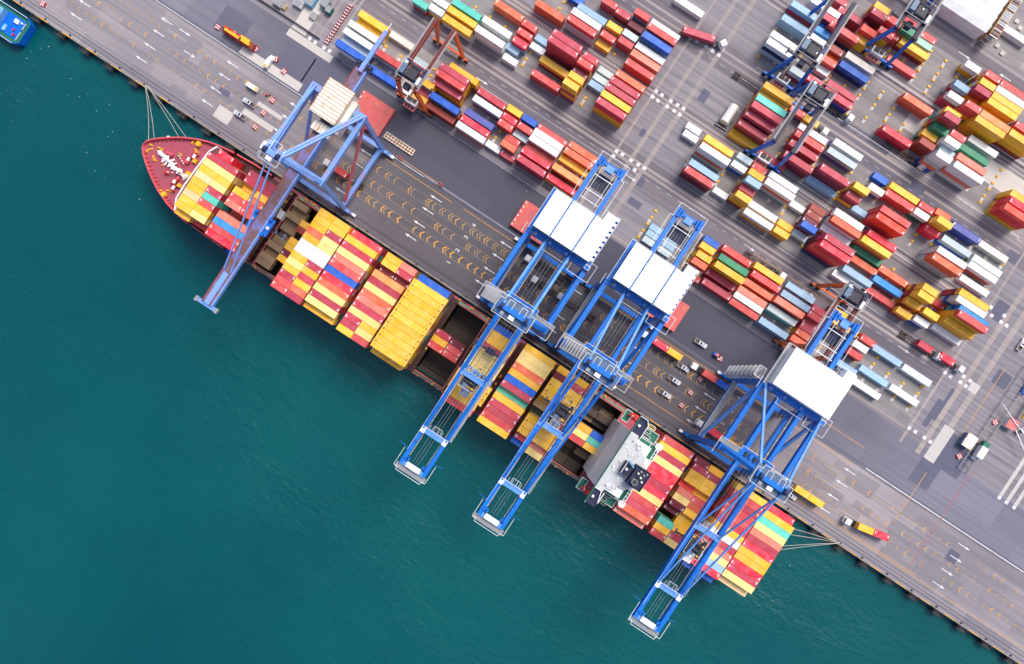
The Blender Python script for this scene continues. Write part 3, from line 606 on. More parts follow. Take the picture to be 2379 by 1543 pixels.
# the water lies round the hull, not inside it
def half_at(u):
    for (a, ha), (b, hb) in zip(HALF, HALF[1:]):
        if a <= u <= b: return ha + (hb-ha)*(u-a)/(b-a)
    return 0
wm = MB(); WL = -3.2
wu = [-1500, -147.5, -144, -140, -136, -131, -126, -119, -110, -100, 60, 116, 121.9, 1500]
wh_ = lambda u: 0 if u <= -147.5 or u > 121.9 else max(half_at(u + (3.4 if u < -105 else 0))*.93 - .5, 0)
for a, b in zip(wu, wu[1:]):
    ha = 0 if a == 121.9 else wh_(a); hb = wh_(b)
    wm.sheet([(a, -1500), (b, -1500), (b, CL-hb), (a, CL-ha)], WL); wm.sheet([(a, CL+ha), (b, CL+hb), (b, 2.5), (a, 2.5)], WL)
tag(wm.build('harbour_water', M['water']), kind='structure')
def half_at_(u):
    for (a, ha), (b, hb) in zip(HALF, HALF[1:]):
        if a <= u <= b: return ha + (hb-ha)*(u-a)/(b-a)
    return 0
def deck_poly(ua, ub, inset=.0):
    us = [ua] + [u for u, h in HALF if ua < u < ub] + [ub]
    return [(u, CL - max(half_at(u)-inset, .02)) for u in us] + [(u, CL + max(half_at(u)-inset, .02)) for u in us[::-1]]
dm = MB(SO)
HOLDS = ((-93.6, -80.0), (-23.2, -9.7), (37.4, 50.6))
for ua, ub in ((-122.2, -93.6), (-80.0, -23.2), (-9.7, 37.4), (50.6, 121.9)): dm.prism(deck_poly(ua, ub, .05), 4.2, 5.0)
for ua, ub in HOLDS:
    dm.box(ua, ub, -2.05, CL+16.2, 4.2, 5.0); dm.box(ua, ub, CL-16.2, -31.6, 4.2, 5.0)
dm.build('main_deck', M['deckred'], ship)
fm = MB(SO); fm.prism(deck_poly(-149.2, -122.2, .25), 8.4, 9.0); fm.box(-122.6, -122.2, CL-14.9, CL+14.9, 5, 9.0); fm.build('forecastle_deck', M['deckred'], ship)
# flared bulwark round the bow with its brackets
us = [u for u, h in HALF if u <= -100]; bw = MB(SO)
for sgn in (1, -1):
    for (ua, ha), (ub, hb) in zip(HALF, HALF[1:]):
        if ub > -104: break
        top = 10.3 if ua < -122 else 8.0; bot = 4.9
        pts = []
        for u, h in ((ua, ha), (ub, hb)):
            pts.append(((u, CL+sgn*h, bot), (u, CL+sgn*h, top), (u+.15, CL+sgn*max(h-.45, 0), top), (u+.2, CL+sgn*max(h-.75, 0), max(8.9 if ua < -122 else 5, 5))))
        for k in range(3):
            bw._add([pts[0][k], pts[1][k], pts[1][k+1], pts[0][k+1]], [(0, 1, 2, 3) if sgn > 0 else (3, 2, 1, 0)], 0)
bw.build('bulwark', M['bulwark'], ship)
for sgn in (1, -1):
    br = MB(SO); u = -147.2
    while u < -116:
        h = half_at(u)
        br.beam((u, CL+sgn*(h-.5), 10.1 if u < -122 else 7.8), (u+.35, CL+sgn*(h-1.25), 9.0 if u < -122 else 5), .12, .5)
        u += 1.25
    br.build('bulwark_bracket_rib', M['hull'], ship)
# breakwater ahead of the first bay
bk = MB(SO)
for a, b in (((-124.4, -2.7), (-125.8, -5.7)), ((-125.8, -5.7), (-126.3, -13.2)), ((-126.3, -13.2), (-126.6, -21)), ((-126.6, -21), (-126.4, -26.2)), ((-126.4, -26.2), (-124.5, -30))):
    bk.beam((a[0], a[1], 11.5), (b[0], b[1], 11.5), .5, 5.0)
bk.build('breakwater', M['white'], ship)
# forecastle gear
for (u, v) in ((-132.2, -12.2), (-131.0, -10.2), (-132.0, -21.8), (-131.1, -23.9)):
    wl = MB(SO); wl.tube((u-.5, v-.75, 9.8), (u-.5, v+.75, 9.8), .55, 12, 0); wl.box(u-1.4, u+.6, v-1.15, v-.9, 9, 10.4, 1); wl.box(u-1.4, u+.6, v+.9, v+1.15, 9, 10.4, 1)
    wl.build('windlass', [M['white'], M['red']], ship)
for u, v, a, b in ((-132.6, -13.6, 1.6, .8), (-131.9, -20.4, .8, 1.9), (-139.4, -14.4, 2.4, .9), (-130.4, -11.6, 1.5, 1.5), (-130.1, -22.1, 1.5, 1.3)):
    MB(SO).box(u-a/2, u+a/2, v-b/2, v+b/2, 9, 10.1).box(u-a/2+.1, u+a/2-.1, v-b/2+.1, v+b/2-.1, 10.1, 10.35).build('deck_locker', M['yellow'] if u > -131 else M['bulwark'], ship)
for u, v in ((-132.7, -5.7), (-133.2, -27.9), (-129.7, -17.2)):
    s_ = MB(SO); r_ = 1.0 if v > -17 or v < -18 else 1.6
    for k in range(7): s_.tube((u+r_*.6*math.cos(k*.9), v+r_*.6*math.sin(k*.9), 9), (u+r_*.55*math.cos(k*.9+.4), v+r_*.55*math.sin(k*.9+.4), 10.1+.1*(k % 3)), .5, 7)
    s_.tube((u, v, 9), (u, v, 10.5), .8, 9); s_.build('winch_cover', M['yellow'], ship)
for (u, v, c, d) in ((-136.5, -12.9, (-132.0, -14.8), 0), (-136.8, -20.9, (-130.4, -16.9), 1)):
    dav = MB(SO); dav.tube((u, v, 9), (u, v, 9.8), .8, 8, 2 if d == 0 else 1); dav.tube((u, v, 9.8), (u, v, 10.2), .55, 8, 3 if d == 0 else 1)
    p = Vector((u, v, 10.6)); q = Vector((*c, 11.0))
    for k in range(9): dav.tube(p.lerp(q, k/9), p.lerp(q, (k+1)/9), .2, 6, 0 if k % 2 else 1)
    dav.build('stores_derrick', [M['white'], M['red'], M['yellow'], M['deckgreen']], ship)
rp = random.Random(2); am = MB(SO)      # white foremast lowered across the foredeck with its tangle of rungs and stays
pts = [Vector((-143.2 + 12.2*k/16, -16.0 - 2.2*k/16 + rp.uniform(-.5, .5), 9.6 + rp.uniform(0, .7))) for k in range(17)]
for a, b in zip(pts, pts[1:]): am.tube(a, b, .62, 7)
for k in range(34):
    p = pts[rp.randrange(2, 17)]; a = rp.uniform(0, 6.28); L = rp.uniform(.9, 2.1)
    am.beam(p, p + Vector((L*math.cos(a), L*math.sin(a), rp.uniform(-.3, .4))), .55, .2)
for k in range(9):
    p = pts[-1]; a = -.9 + k*.22; am.beam(p, p + Vector((2.0*math.cos(a), 2.0*math.sin(a), .2)), .13, .1)
am.build('foremast', M['white'], ship)
bit = MB((0, 0, 0)); bit.tube((-.28, 0, 0), (-.28, 0, .7), .26, 8).tube((.28, 0, 0), (.28, 0, .7), .26, 8).box(-.65, .65, -.32, .32, 0, .12)
bme = bit.mesh('mooring_bitt', M['yellow'])
for k, (u, v) in enumerate(((-147.2, -15.5), (-146.4, -16.8), (-147.2, -18.0), (-144.1, -14.7), (-143.0, -14.9), (-144.0, -18.7), (-143.0, -19.4), (-139.5, -19.0), (-132.6, -8.0), (-131.8, -8.5), (-135.0, -6.4), (-135.1, -27.3), (-132.8, -25.9), (-131.8, -25.4),
                            (-90.5, -1.0), (-87.2, -1.1), (-96, -32.2), (-92.5, -32.2), (-115, -1.9), (-112, -3.1), (-17, -.9), (-14, -32.2), (42, -.9), (46, -32.3))):
    o = bpy.data.objects.new('mooring_bitt', bme); COL.objects.link(o); o.parent = ship
    o.location = (u, v-CL, (9 if u < -122 else 5.0)+3); o.rotation_euler = (0, 0, k*1.1)
# hatches, coamings, holds
for u0, L in ((-121.6, 12.6), (-107.6, 12.6), (-78.8, 12.6), (-66.1, 12.6), (-51.6, 12.8), (-37.9, 14.4), (-9.2, 13.4), (6.3, 12.8), (20.4, 13.2), (63.4, 12.6), (79.1, 12.6), (93.8, 12.6), (106.4, 12.4)):
    MB(SO).box(u0, u0+L, -31.9, -1.1, 5.0, SHIPZ-.02).build('hatch_cover', M['deckbrown'], ship)
for ua, ub in HOLDS:
    c = MB(SO); t = .35
    for z0, z1 in ((4.6, 6.3),):
        c.box(ua-.1, ub+.1, -2.0-t, -2.0, z0, z1); c.box(ua-.1, ub+.1, -31.6, -31.6+t, z0, z1)
        c.box(ua-.1, ua+t, -31.6+t, -2.0-t, z0, z1); c.box(ub-t, ub+.1, -31.6+t, -2.0-t, z0, z1)
    c.build('hatch_coaming', M['coaming'], ship)
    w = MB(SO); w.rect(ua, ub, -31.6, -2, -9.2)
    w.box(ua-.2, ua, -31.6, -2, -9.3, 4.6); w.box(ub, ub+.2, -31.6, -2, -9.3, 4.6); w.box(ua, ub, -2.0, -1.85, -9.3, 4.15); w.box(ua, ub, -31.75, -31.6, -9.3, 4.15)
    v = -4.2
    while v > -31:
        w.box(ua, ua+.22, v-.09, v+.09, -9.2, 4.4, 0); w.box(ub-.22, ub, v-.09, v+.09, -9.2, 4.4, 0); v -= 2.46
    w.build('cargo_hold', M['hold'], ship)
# the hatch beam that carries the short containers over the two aft holds
for u0 in (-23.3, 38.2):
    MB(SO).box(u0-.2, u0+12.9, -21.6, -13.3, 5.5, SHIPZ-.02).build('hatch_panel', M['deckbrown'], ship)
# side walkways with green paths
gp = MB(SO)
for ua, ub in ((-94, -79.6), (-23.5, -9.4), (37, 51)):
    for v in (-1.35, -32.15):
        gp.rect(ua, ub, v-.33, v+.33, 5.012)
    gp.path([(ua+1, -1.9, 5.02), (ua+5, -1.35, 5.02)], .5, .012)
gp.build('deck_walkway_path', M['pathgreen'], ship)
rr = random.Random(8)
for ua, ub in ((-23, -9), (37, 52), (-94, -80)):
    u = ua
    while u < ub:
        for v in (-.55, -32.7):
            if rr.random() < .5: MB(SO).box(u, u+rr.uniform(.2, .6), v-.2, v+.2, 5, 5.35+rr.random()*.4).build('deck_fitting', rr.choice((M['yellow'], M['red'], M['red'], M['black'])), ship)
        u += .9
# lashing bridges in the gaps between bays
for uc in (-108.4, -94.6, -79.4, -52.7, -38.1, -22.9+.0, -8.9, 5.4, 19.8, 36.0, 62.6, 77.4, 92.6):
    b = MB(SO); z1 = 8.2 if -40 < uc < 60 else 9.5
    w_ = .5
    b.box(uc-w_, uc+w_, -31.8, -1.2, z1-.18, z1)
    v = -1.4
    while v > -32:
        b.box(uc-w_+.05, uc+w_-.05, v-.1, v+.1, 5.0, z1-.18); b.tube((uc-w_+.08, v, z1), (uc-w_+.08, v, z1+1.05), .04, 5); b.tube((uc+w_-.08, v, z1), (uc+w_-.08, v, z1+1.05), .04, 5)
        v -= 2.48
    for s in (-1, 1): b.beam((uc+s*(w_-.08), -1.4, z1+1.05), (uc+s*(w_-.08), -31.6, z1+1.05), .05, .05)
    for k in range(9): b.box(uc-.28, uc+.28, -2.5-3.3*k-rr.random(), -2.0-3.3*k, z1, z1+.5, 1 if rr.random() < .55 else 0)
    b.build('lashing_bridge', [M['deckbrown'], M['yellow']], ship)

# accommodation block, bridge wings, funnel
ac = MB(SO); ac.box(51.0, 59.4, -26.4, -6.8, 5, 32.6).box(59.4, 62.4, -22.5, -10.5, 5, 30)
ac._add([(49.2, -27.3, 20), (51.0, -27.3, 32.6), (51.0, -5.7, 32.6), (49.2, -5.7, 20), (51.0, -27.3, 20), (51.0, -5.7, 20)], [(0, 3, 2, 1), (0, 1, 4), (3, 5, 2), (0, 4, 5, 3)], 0)
ac.box(49.3, 51.0, -27.2, -5.8, 5, 19.98)
ac.build('accommodation_block', M['roofwhite'], ship)
rf = MB(SO); rf.prism([(50.5, -27.4), (53.6, -27.4), (53.8, -25.8), (56.2, -25.6), (56.6, -23.4), (59.4, -23.2), (60.2, -21.4), (61.6, -20.6), (61.6, -13.4), (60.2, -12.4), (59.2, -10.4), (57.2, -9.2), (56.6, -8.0), (54.0, -7.4), (53.4, -5.6), (50.5, -5.6)], 32.6, 33.2, 0)
rf.box(50.25, 50.5, -33, .2, 33.2, 34.2, 1)
rf.build('bridge_deck_roof', [M['deckwhite'], M['deckgreen']], ship)
for y0, y1 in ((-5.6, .3), (-33.3, -27.4)):
    w = MB(SO); w.box(50.4, 54.4 if y0 > -10 else 54.4, y0, y1, 32.2, 32.5, 0)
    w.path([(50.5, y0, 33.0), (50.5, y1, 33.0), (53.2, y1, 33.0), (54.3, (y0+y1)/2+(1.4 if y0 > -10 else -1.4), 33.0), (54.3, y0 if y0 > -10 else y1, 33.0)][:4], .22, 1.0, 1)
    w.path([(54.3, y0, 33.0), (54.3, y1-1.6, 33.0)] if y0 > -10 else [(54.3, y1, 33.0), (54.3, y0+1.6, 33.0)], .2, 1.0, 1)
    w.box(51.4, 52.2, (y0+y1)/2-.4, (y0+y1)/2+.4, 32.5, 33.3, 1)
    w.build('bridge_wing', [M['navy'], M['white']], ship)
fr = MB(SO); v = -26.6
while v < -6.2: fr.box(50.82, 50.9, v, v+1.1, 29.9, 31.2); v += 1.5
fr.build('bridge_window_pane', M['glass'], ship)
def deck_with_rail(x0, x1, y0, y1, z, name='side_deck'):
    d = MB(SO); d.box(x0, x1, y0, y1, z-.25, z, 0)
    d.path([(x0+.1, y0+.1, z+1.0), (x1-.1, y0+.1, z+1.0), (x1-.1, y1-.1, z+1.0), (x0+.1, y1-.1, z+1.0)], .15, .12, 1, closed=True)
    for x in (x0+.1, x1-.1):
        for k in range(5): d.tube((x, y0+.1+(y1-y0-.2)*k/4, z), (x, y0+.1+(y1-y0-.2)*k/4, z+1), .06, 5, 1)
    d.build(name, [M['deckgreen'], M['white']], ship)
for s in (1, -1):
    f = lambda a, b: (min(CL+s*a, CL+s*b), max(CL+s*a, CL+s*b))
    deck_with_rail(48.2, 50.8, *f(12.1, 16.4), 19.0)
    deck_with_rail(54.6, 61.4, *f(11.2, 14.8), 24.0)
    deck_with_rail(59.4, 63.2, *f(5.8, 11.1), 27.0)
    deck_with_rail(55.0, 59.3, *f(7.4, 11.1), 29.0, 'upper_side_deck')
    deck_with_rail(56.9, 60.2, *f(14.9, 16.4), 19.0)
    lb = MB(SO); y = CL+s*15.2
    lb.tube((49.6, y, 20.6), (51.2, y, 20.8), .5, 10, 0, 1.25).tube((51.2, y, 20.8), (55.4, y, 20.8), 1.25, 10, 0).tube((55.4, y, 20.8), (56.8, y, 20.6), 1.25, 10, 0, .5).box(51.6, 53.2, y-.6, y+.6, 21.8, 22.5, 0)
    lb.build('lifeboat', M['red'], ship)
    dv = MB(SO)
    for x in (50.6, 56.0): dv.beam((x, y-s*1.7, 19), (x, y+s*.2, 23.0), .25, .3)
    dv.build('lifeboat_davit', M['white'], ship)
    yb = MB(SO); yb.tube((57.4, y+s*.4, 19), (57.4, y+s*.4, 20.6), .55, 9)
    for a in range(3):
        for b in range(4): yb.tube((58.6+.62*b, y-.6+.55*a, 19.0), (58.6+.62*b, y-.6+.55*a, 19.7), .2, 6)
    yb.build('liferaft_canister_rack', M['yellow'], ship)
    pcm = MB(SO); yc = CL+s*11.4
    pcm.tube((62.6, yc, 19), (62.6, yc, 27.4), .8, 12).tube((62.6, yc, 27.4), (62.6, yc, 27.9), 1.3, 14)
    for dx in (-.5, .5): pcm.beam((62.5+dx, yc-s*.8, 28.2), (62.3+dx*.5, CL+s*2.6, 29.0), .2, .5)
    for k in range(6): pcm.box(61.9, 63.0, yc-s*(1.6+1.25*k)-.1, yc-s*(1.6+1.25*k)+.1, 28.05, 28.5)
    pcm.build('provision_crane', M['white'], ship)
    for k in range(3):
        st = MB(SO); y0 = CL+s*(12.2-2.6*k); zz = (24.4, 24.4, 29.4)[k]; y0 = CL+s*(13.2, 11.6, 8.6)[k]; st.path([(55.6+k*.9, y0, zz), (58.4+k*.9, y0, zz), (58.4+k*.9, y0+s*.9, zz), (55.6+k*.9, y0+s*.9, zz)], .14, .12, 0, closed=True); st.box(55.8+k*.9, 58.2+k*.9, min(y0+s*.2, y0+s*.7), max(y0+s*.2, y0+s*.7), zz-.3, zz-.2, 1)
        st.build('side_stairs', [M['white'], M['dark']], ship)
fu = MB(SO); fu.box(57.6, 62.6, -20.4, -13.6, 30, 36.6, 0)
fu.box(57.9, 62.3, -20.1, -13.9, 36.6, 36.7, 0)
fu.path([(57.6, -20.4, 36.9), (62.6, -20.4, 36.9), (62.6, -13.6, 36.9), (57.6, -13.6, 36.9)], .3, .7, 0, closed=True)
fu.build('funnel', M['navy'], ship)
EXM = [M['cream'], M['grey'], M['dark']]
MB(SO).tube((59.3, -18.6, 36.6), (59.3, -18.6, 38.4), 1.05, 16, 1).tube((59.3, -18.6, 38.4), (59.3, -18.6, 38.42), .85, 16, 2).build('exhaust_pipe', EXM, ship)
for x, y, c in ((59.0, -15.6, 0), (59.5, -14.6, 1), (60.4, -16.4, 0), (60.9, -15.2, 1), (61.4, -17.4, 0), (61.6, -14.4, 1), (59.9, -17.0, 2)): MB(SO).tube((x, y, 36.6), (x, y, 37.7), .33, 10, c).build('exhaust_pipe', EXM, ship)
mm = MB(SO); mm.box(54.2, 57.2, -18.6, -14.4, 33.1, 36.0, 0).beam((54.2, -13.7, 37.4), (56.8, -14.9, 37.4), .4, .3, 1).box(54.9, 55.7, -17.0, -16.2, 36.0, 36.6, 2)
for y in (-18.3, -15.0): mm.beam((53.0, y, 36.2), (54.4, y, 36.2), .25, .25, 0)
mm.path([(54.2, -18.6, 36.9), (54.2, -14.4, 36.9)], .16, .14, 2); mm.tube((55.6, -15.6, 36), (55.6, -15.6, 42), .18, 8, 0)
mm.build('radar_mast', [M['navy'], M['boatpale'], M['white']], ship)
rs = MB(SO)
for x, y, r in ((54.8, -8.0, .75), (55.6, -9.2, .6), (53.6, -24.6, .7), (56.8, -24.0, .35), (52.8, -19.6, .3), (54.5, -12.8, .3), (52.2, -11.0, .3)):
    for k in range(4):
        a0, a1 = k*.39, (k+1)*.39
        rs.tube((x, y, 33.2+r*math.sin(a0)*1.2), (x, y, 33.2+r*math.sin(a1)*1.2), r*math.cos(a0)+.02, 12, 0, r*math.cos(a1)+.02)
for k in range(26): x, y = rr.uniform(51, 58), rr.uniform(-26.5, -6.5); rs.box(x, x+.25+rr.random()*.3, y, y+.25+rr.random()*.3, 33.2, 33.4+rr.random()*.5, rr.choice((0, 0, 1, 2)))
rs.build('roof_antenna_dome', [M['white'], M['cream'], M['grey']], ship)

# mooring ropes
def rope(p, q, sag, lab):
    m = MB(p); p = Vector(p); q = Vector(q); prev = p; K = 10
    for k in range(1, K+1):
        t = k/K; c = p.lerp(q, t); c.z -= sag*4*t*(1-t); m.tube(prev, c, .085, 6); prev = c
    tag(m.build('mooring_rope', M['rope']), lab, 'rope', 'mooring ropes')
rope((-148.6, -14.9, 9.6), (-167.2, 1.7, .4), 1.2, 'outermost bow mooring rope running from the tip of the bow')
rope((-147.0, -13.4, 9.6), (-167.0, 1.8, .4), 1.0, 'second bow mooring rope, just inside the outermost one')
rope((-140.0, -7.6, 9.6), (-166.2, 1.8, .4), .9, 'third bow mooring rope, slanting to the bollard from the shoulder')
rope((-137.8, -6.2, 9.6), (-165.9, 1.8, .4), .8, 'innermost bow mooring rope, nearest the first containers')
rope((121.5, -5.2, 5.2), (147.2, 1.8, .4), .5, 'stern mooring rope nearest the quay, flattest of the four')
rope((121.7, -8.6, 5.2), (147.3, 1.8, .4), .6, 'second stern mooring rope from the quay')
rope((121.8, -15.4, 5.2), (147.4, 1.8, .4), .7, 'third stern mooring rope from the quay')
rope((121.8, -17.6, 5.2), (147.5, 1.8, .4), .8, 'outermost stern mooring rope, steepest of the four')

# the blue tug at the quay ahead of the ship
tug = empty('tug_boat', (-224, -7.3, -3.2), 'bright blue tug with pale blue deck gear moored at the quay ahead of the ship', 'tug')
TO = (-224, -7.3, -3.2)
t_ = MB(TO)
def tug_ring(z, k):
    return [(-262+8*(1-k), -7.3, z), (-256, -7.3+4.2*k, z), (-248, -7.3+5.6*k, z), (-217.5, -7.3+5.6*k, z), (-215.6+.6*(k-1), -7.3+4.2*k, z), (-215.6+.6*(k-1), -7.3-4.2*k, z), (-217.5, -7.3-5.6*k, z), (-248, -7.3-5.6*k, z), (-256, -7.3-4.2*k, z)]
rings = [tug_ring(-4.5, .8), tug_ring(-2.4, .97), tug_ring(.4, 1.0), tug_ring(.4, .95), tug_ring(-.5, .93)]; n = 9
t_._add(sum(rings, []), [(a*n+k, a*n+(k+1) % n, (a+1)*n+(k+1) % n, (a+1)*n+k)[::-1] for a in range(4) for k in range(n)], 0)
t_.build('hull', M['boatblue'], tug)
MB(TO).sheet([(x, y) for x, y, z in tug_ring(0, .93)][::-1], -.48).build('deck', M['deckgreen'], tug)
MB(TO).box(-226.5, -217.9, -11.2, -3.4, -.48, -.2).build('work_deck', M['boatblue'], tug)
MB(TO).box(-240, -225.6, -11.0, -3.6, -.48, 2.4).box(-240, -230, -10.2, -4.4, 2.4, 5).build('superstructure', M['boatpale'], tug)
w = MB(TO)
for x, y in ((-228.4, -8.6), (-227.2, -5.6)): w.tube((x, y, 2.4), (x, y, 3.0), 1.1, 14, 0); w.tube((x, y, 3.0), (x, y, 3.05), .6, 12, 1)
w.box(-221.6, -219.8, -5.8, -4.2, -.2, .5, 2).box(-224.2, -222.9, -10.6, -8.2, -.2, .4, 1).box(-219.0, -218.3, -4.9, -4.3, -.2, .4, 2).box(-219.5, -218.8, -10.4, -9.5, -.2, .5, 3).box(-220.5, -219.8, -8.7, -8.0, -.2, .4, 3)
w.build('winch', [M['boatblue'], M['boatpale'], M['white'], M['red']], tug)
w = MB(TO); w.path([(-244, -1.75, .75), (-217.6, -1.75, .75)], .16).path([(-244, -12.85, .75), (-217.6, -12.85, .75)], .16).path([(-216.9, -4.0, .75), (-216.9, -6.6, .75)], .16).path([(-216.9, -7.6, .75), (-216.9, -11.2, .75)], .16)
w.build('bulwark_rail', M['white'], tug)

# ------------------------------------------------------------------ ship-to-shore cranes
def sts(uc, lab, lu=11.4, old=False, vt=-18, zb=33.0, tip=-55.3, rear=64.2, seams=True, paintname='blue', brace=False, vsp=None):
    base = (uc, 17.0, 0); P = M[paintname]; L2 = M['bluelight'] if not old else M['bluefaded']
    c = empty('quay_crane', base, lab, 'crane', 'quay cranes standing over the ship')
    B = lambda: MB(base)
    g = lambda mb, name, mats: mb.build(name, mats, c)
    vs, vl = 4.0, 30.2; zt = zb + (2.0 if old else .8); sgn = (-1, 1); lw = 1.5 if old else 1.9
    for sx in sgn:
        for vb, vtop in ((vs, vs+2.4), (vl, vl+1.0)):
            g(B().beam((uc+sx*lu, vb, 3.2), (uc+sx*(lu-.15), vtop, zt), lw, lw, 0, lw*.85, lw*.95), 'leg', P)
            bo = B(); x = uc+sx*(lu-.2)
            for k in (-2, 2):
                bo.box(x+k-1.5, x+k+1.5, vb-.45, vb+.45, .75, 1.7, 0)
                for w in (-.9, .9): bo.tube((x+k+w, vb-.28, .45), (x+k+w, vb+.28, .45), .42, 12, 1)
            bo.box(x-2.4, x+2.4, vb-.6, vb+.6, 1.7, 3.0, 0); bo.box(x+sx*4.2-.7, x+sx*4.2+.7, vb-.5, vb+.5, .7, 1.6, 2)
            g(bo, 'bogie', [P, M['black'], M['white']])
    for vb in (vs, vl): g(B().box(uc-lu-.4, uc+lu+.4, vb-.75, vb+.75, 3.0, 4.7), 'sill_beam', P)
    for sx in sgn:
        pz = 5.4 if old else 10.0; g(B().beam((uc+sx*lu, vs+.9, pz), (uc+sx*lu, vl+.4, pz), 1.4, 1.9), 'portal_beam', P)
        g(B().beam((uc+sx*(lu-.1), vs+2.6, zt), (uc+sx*(lu-.1), vl+1.0, zt), 1.5, 1.8), 'upper_side_beam', P)
        if brace or not old:
            g(B().beam((uc+sx*lu, vs+1.4, 11), (uc+sx*(lu-.2), vl+.6, zt-1.5), 1.0, 1.1), 'side_brace', L2 if brace else P)
        if old:
            g(B().beam((uc+sx*lu, vs+1.2, 5), (uc+sx*(lu-.1), vl+.7, zt-1.5), .9, .9), 'side_brace', M['pinkred'] if sx > 0 else L2)
    for vb in (vs+2.4, vl+1.0): g(B().box(uc-lu-.6, uc+lu+.6, vb-1.1, vb+1.1, zt-1.1, zt+1.1), 'cross_beam', L2 if old or paintname == 'bluelight' else P)
    gx = (0,) if old else (-4.3, 4.3)
    for x in gx:
        gw = 3.3 if old else 1.35
        m = B(); m.box(uc+x-gw/2, uc+x+gw/2, vs+1.6, rear, zb, zb+2.1, 0)
        if old: m.box(uc+gw/2, uc+gw/2+.5, vs+2, rear, zb+.3, zb+2.2, 1); m.box(uc-gw/2-.3, uc-gw/2, vs+2, rear, zb+.3, zb+2.15, 2)
        g(m, 'main_girder', [M['browngirder'], M['bluefaded'], M['rustred']] if old else P)
        m = B(); m.box(uc+x-gw/2, uc+x+gw/2, tip, vs+1.2, zb, zb+2.0, 0)
        if old:
            m.box(uc+gw/2, uc+gw/2+.5, tip, vs+1.2, zb+.4, zb+2.1, 1); m.box(uc-gw/2-.3, uc-gw/2, tip, vs+1.2, zb+.4, zb+2.05, 2)
        else:
            v = tip+2
            while v < vs: m.box(uc+x-.35, uc+x+.35, v, v+.5, zb+2.0, zb+2.2, 0); v += 3.1
        g(m, 'boom', [M['browngirder'], M['bluefaded'], M['rustred']] if old else (M['bluelight'] if paintname == 'bluelight' else P))
    if not old:
        rlm = B()
        for s in sgn: rlm.box(uc+s*3.05-.12, uc+s*3.05+.12, tip+3, rear-4, zb-.5, zb-.25, 0); rlm.box(uc+s*3.3-.06, uc+s*3.3+.06, tip+3, rear-4, zb-.2, zb-.1, 1)
        g(rlm, 'trolley_rail', [M['dark'], M['rail']])
        wk = B(); wk.box(uc+4.95, uc+5.75, tip+14, vs-2, zb+.3, zb+.4, 0); wk.beam((uc+5.75, tip+14, zb+1.3), (uc+5.75, vs-2, zb+1.3), .07, .07, 1); wk.beam((uc-4.95, tip+5, zb+2.9), (uc-4.95, vs, zb+2.9), .07, .07, 1)
        g(wk, 'boom_walkway', [M['grey'], M['rail']])
        for v, dz in ((-19.4, .3), (-42.2, .1)):
            m = B(); m.box(uc-4.9, uc+4.9, v-.9, v+.9, zb+.2+dz, zb+1.8+dz, 0)
            m.path([(uc-4.9, v+1.1, zb+2.9), (uc+4.9, v+1.1, zb+2.9)], .1, .1, 1); m.box(uc-4.9, uc-3.4, v-1.1, v+1.1, zb+1.8, zb+2.3, 1 if v < -30 else 0); m.box(uc+3.4, uc+4.9, v-1.1, v+1.1, zb+1.8, zb+2.3, 1 if v < -30 else 0)
            for k in range(4): m.path([(uc-2.6+1.5*k, v+.9, zb+2.6), (uc-2.6+1.5*k, v+2.6, zb+2.6)], .09, .09, 1)
            m.path([(uc-1.6, v+.9, zb+2.4), (uc-1.6, v+2.9, zb+2.4), (uc+1.4, v+2.9, zb+2.4), (uc+1.4, v+.9, zb+2.4)], .1, .1, 1)
            g(m, 'boom_cross_tie', [L2, M['rail']])
        m = B(); m.box(uc-4.9, uc+4.9, tip-.3, tip+1.2, zb+.1, zb+1.9, 0); m.box(uc-2.6, uc+2.6, tip-.1, tip+1.6, zb+1.9, zb+2.5, 1)
        for x in (-3.6, -2.9, 2.9, 3.6): m.tube((uc+x, tip+2.4, zb+1), (uc+x, tip+2.4, zb+2.6), .6, 10, 2)
        m.path([(uc-6, tip+5, zb+2.4), (uc-6, tip-1.5, zb+2.4), (uc-4.6, tip-1.5, zb+2.4), (uc-4.6, tip-2.6, zb+2.4), (uc+4.6, tip-2.6, zb+2.4), (uc+4.6, tip-1.5, zb+2.4), (uc+6, tip-1.5, zb+2.4), (uc+6, tip+5, zb+2.4)], .13, .12, 3)
        m.path([(uc-8.2, tip+5.5, zb+1), (uc-4.6, tip+5, zb+1)], .16, .16, 2); m.path([(uc+8.2, tip+5.5, zb+1), (uc+4.6, tip+5, zb+1)], .16, .16, 2)
        m.box(uc-5.6, uc+5.6, tip-2.3, tip-.4, zb+.9, zb+1.0, 4)
        g(m, 'boom_tip', [L2, M['white'], P, M['rail'], M['grey']])
        m = B()
        for k in range(3): m.tube((uc-1.2+1.0*k, vt, zb+.2), (uc-1.2+1.0*k, tip+2, zb+.4), .045, 5); m.tube((uc-1.4+1.2*k, vt, zb+.2), (uc-1.4+1.2*k, rear-8, zb+.6), .045, 5)
        g(m, 'hoist_cable', M['grey'])
    else:
        m = B(); m.box(uc-3.9, uc+3.9, tip-.9, tip+.3, zb+.4, zb+1.6, 0); m.box(uc-4.3, uc-3.3, tip-1.1, tip+.5, zb+.6, zb+1.9, 1); m.box(uc+3.3, uc+4.3, tip-1.1, tip+.5, zb+.6, zb+1.9, 1); m.box(uc-.9, uc+.9, tip, tip+12, zb+2.0, zb+2.25, 2)
        g(m, 'boom_tip', [M['bluefaded'], M['grey'], L2])
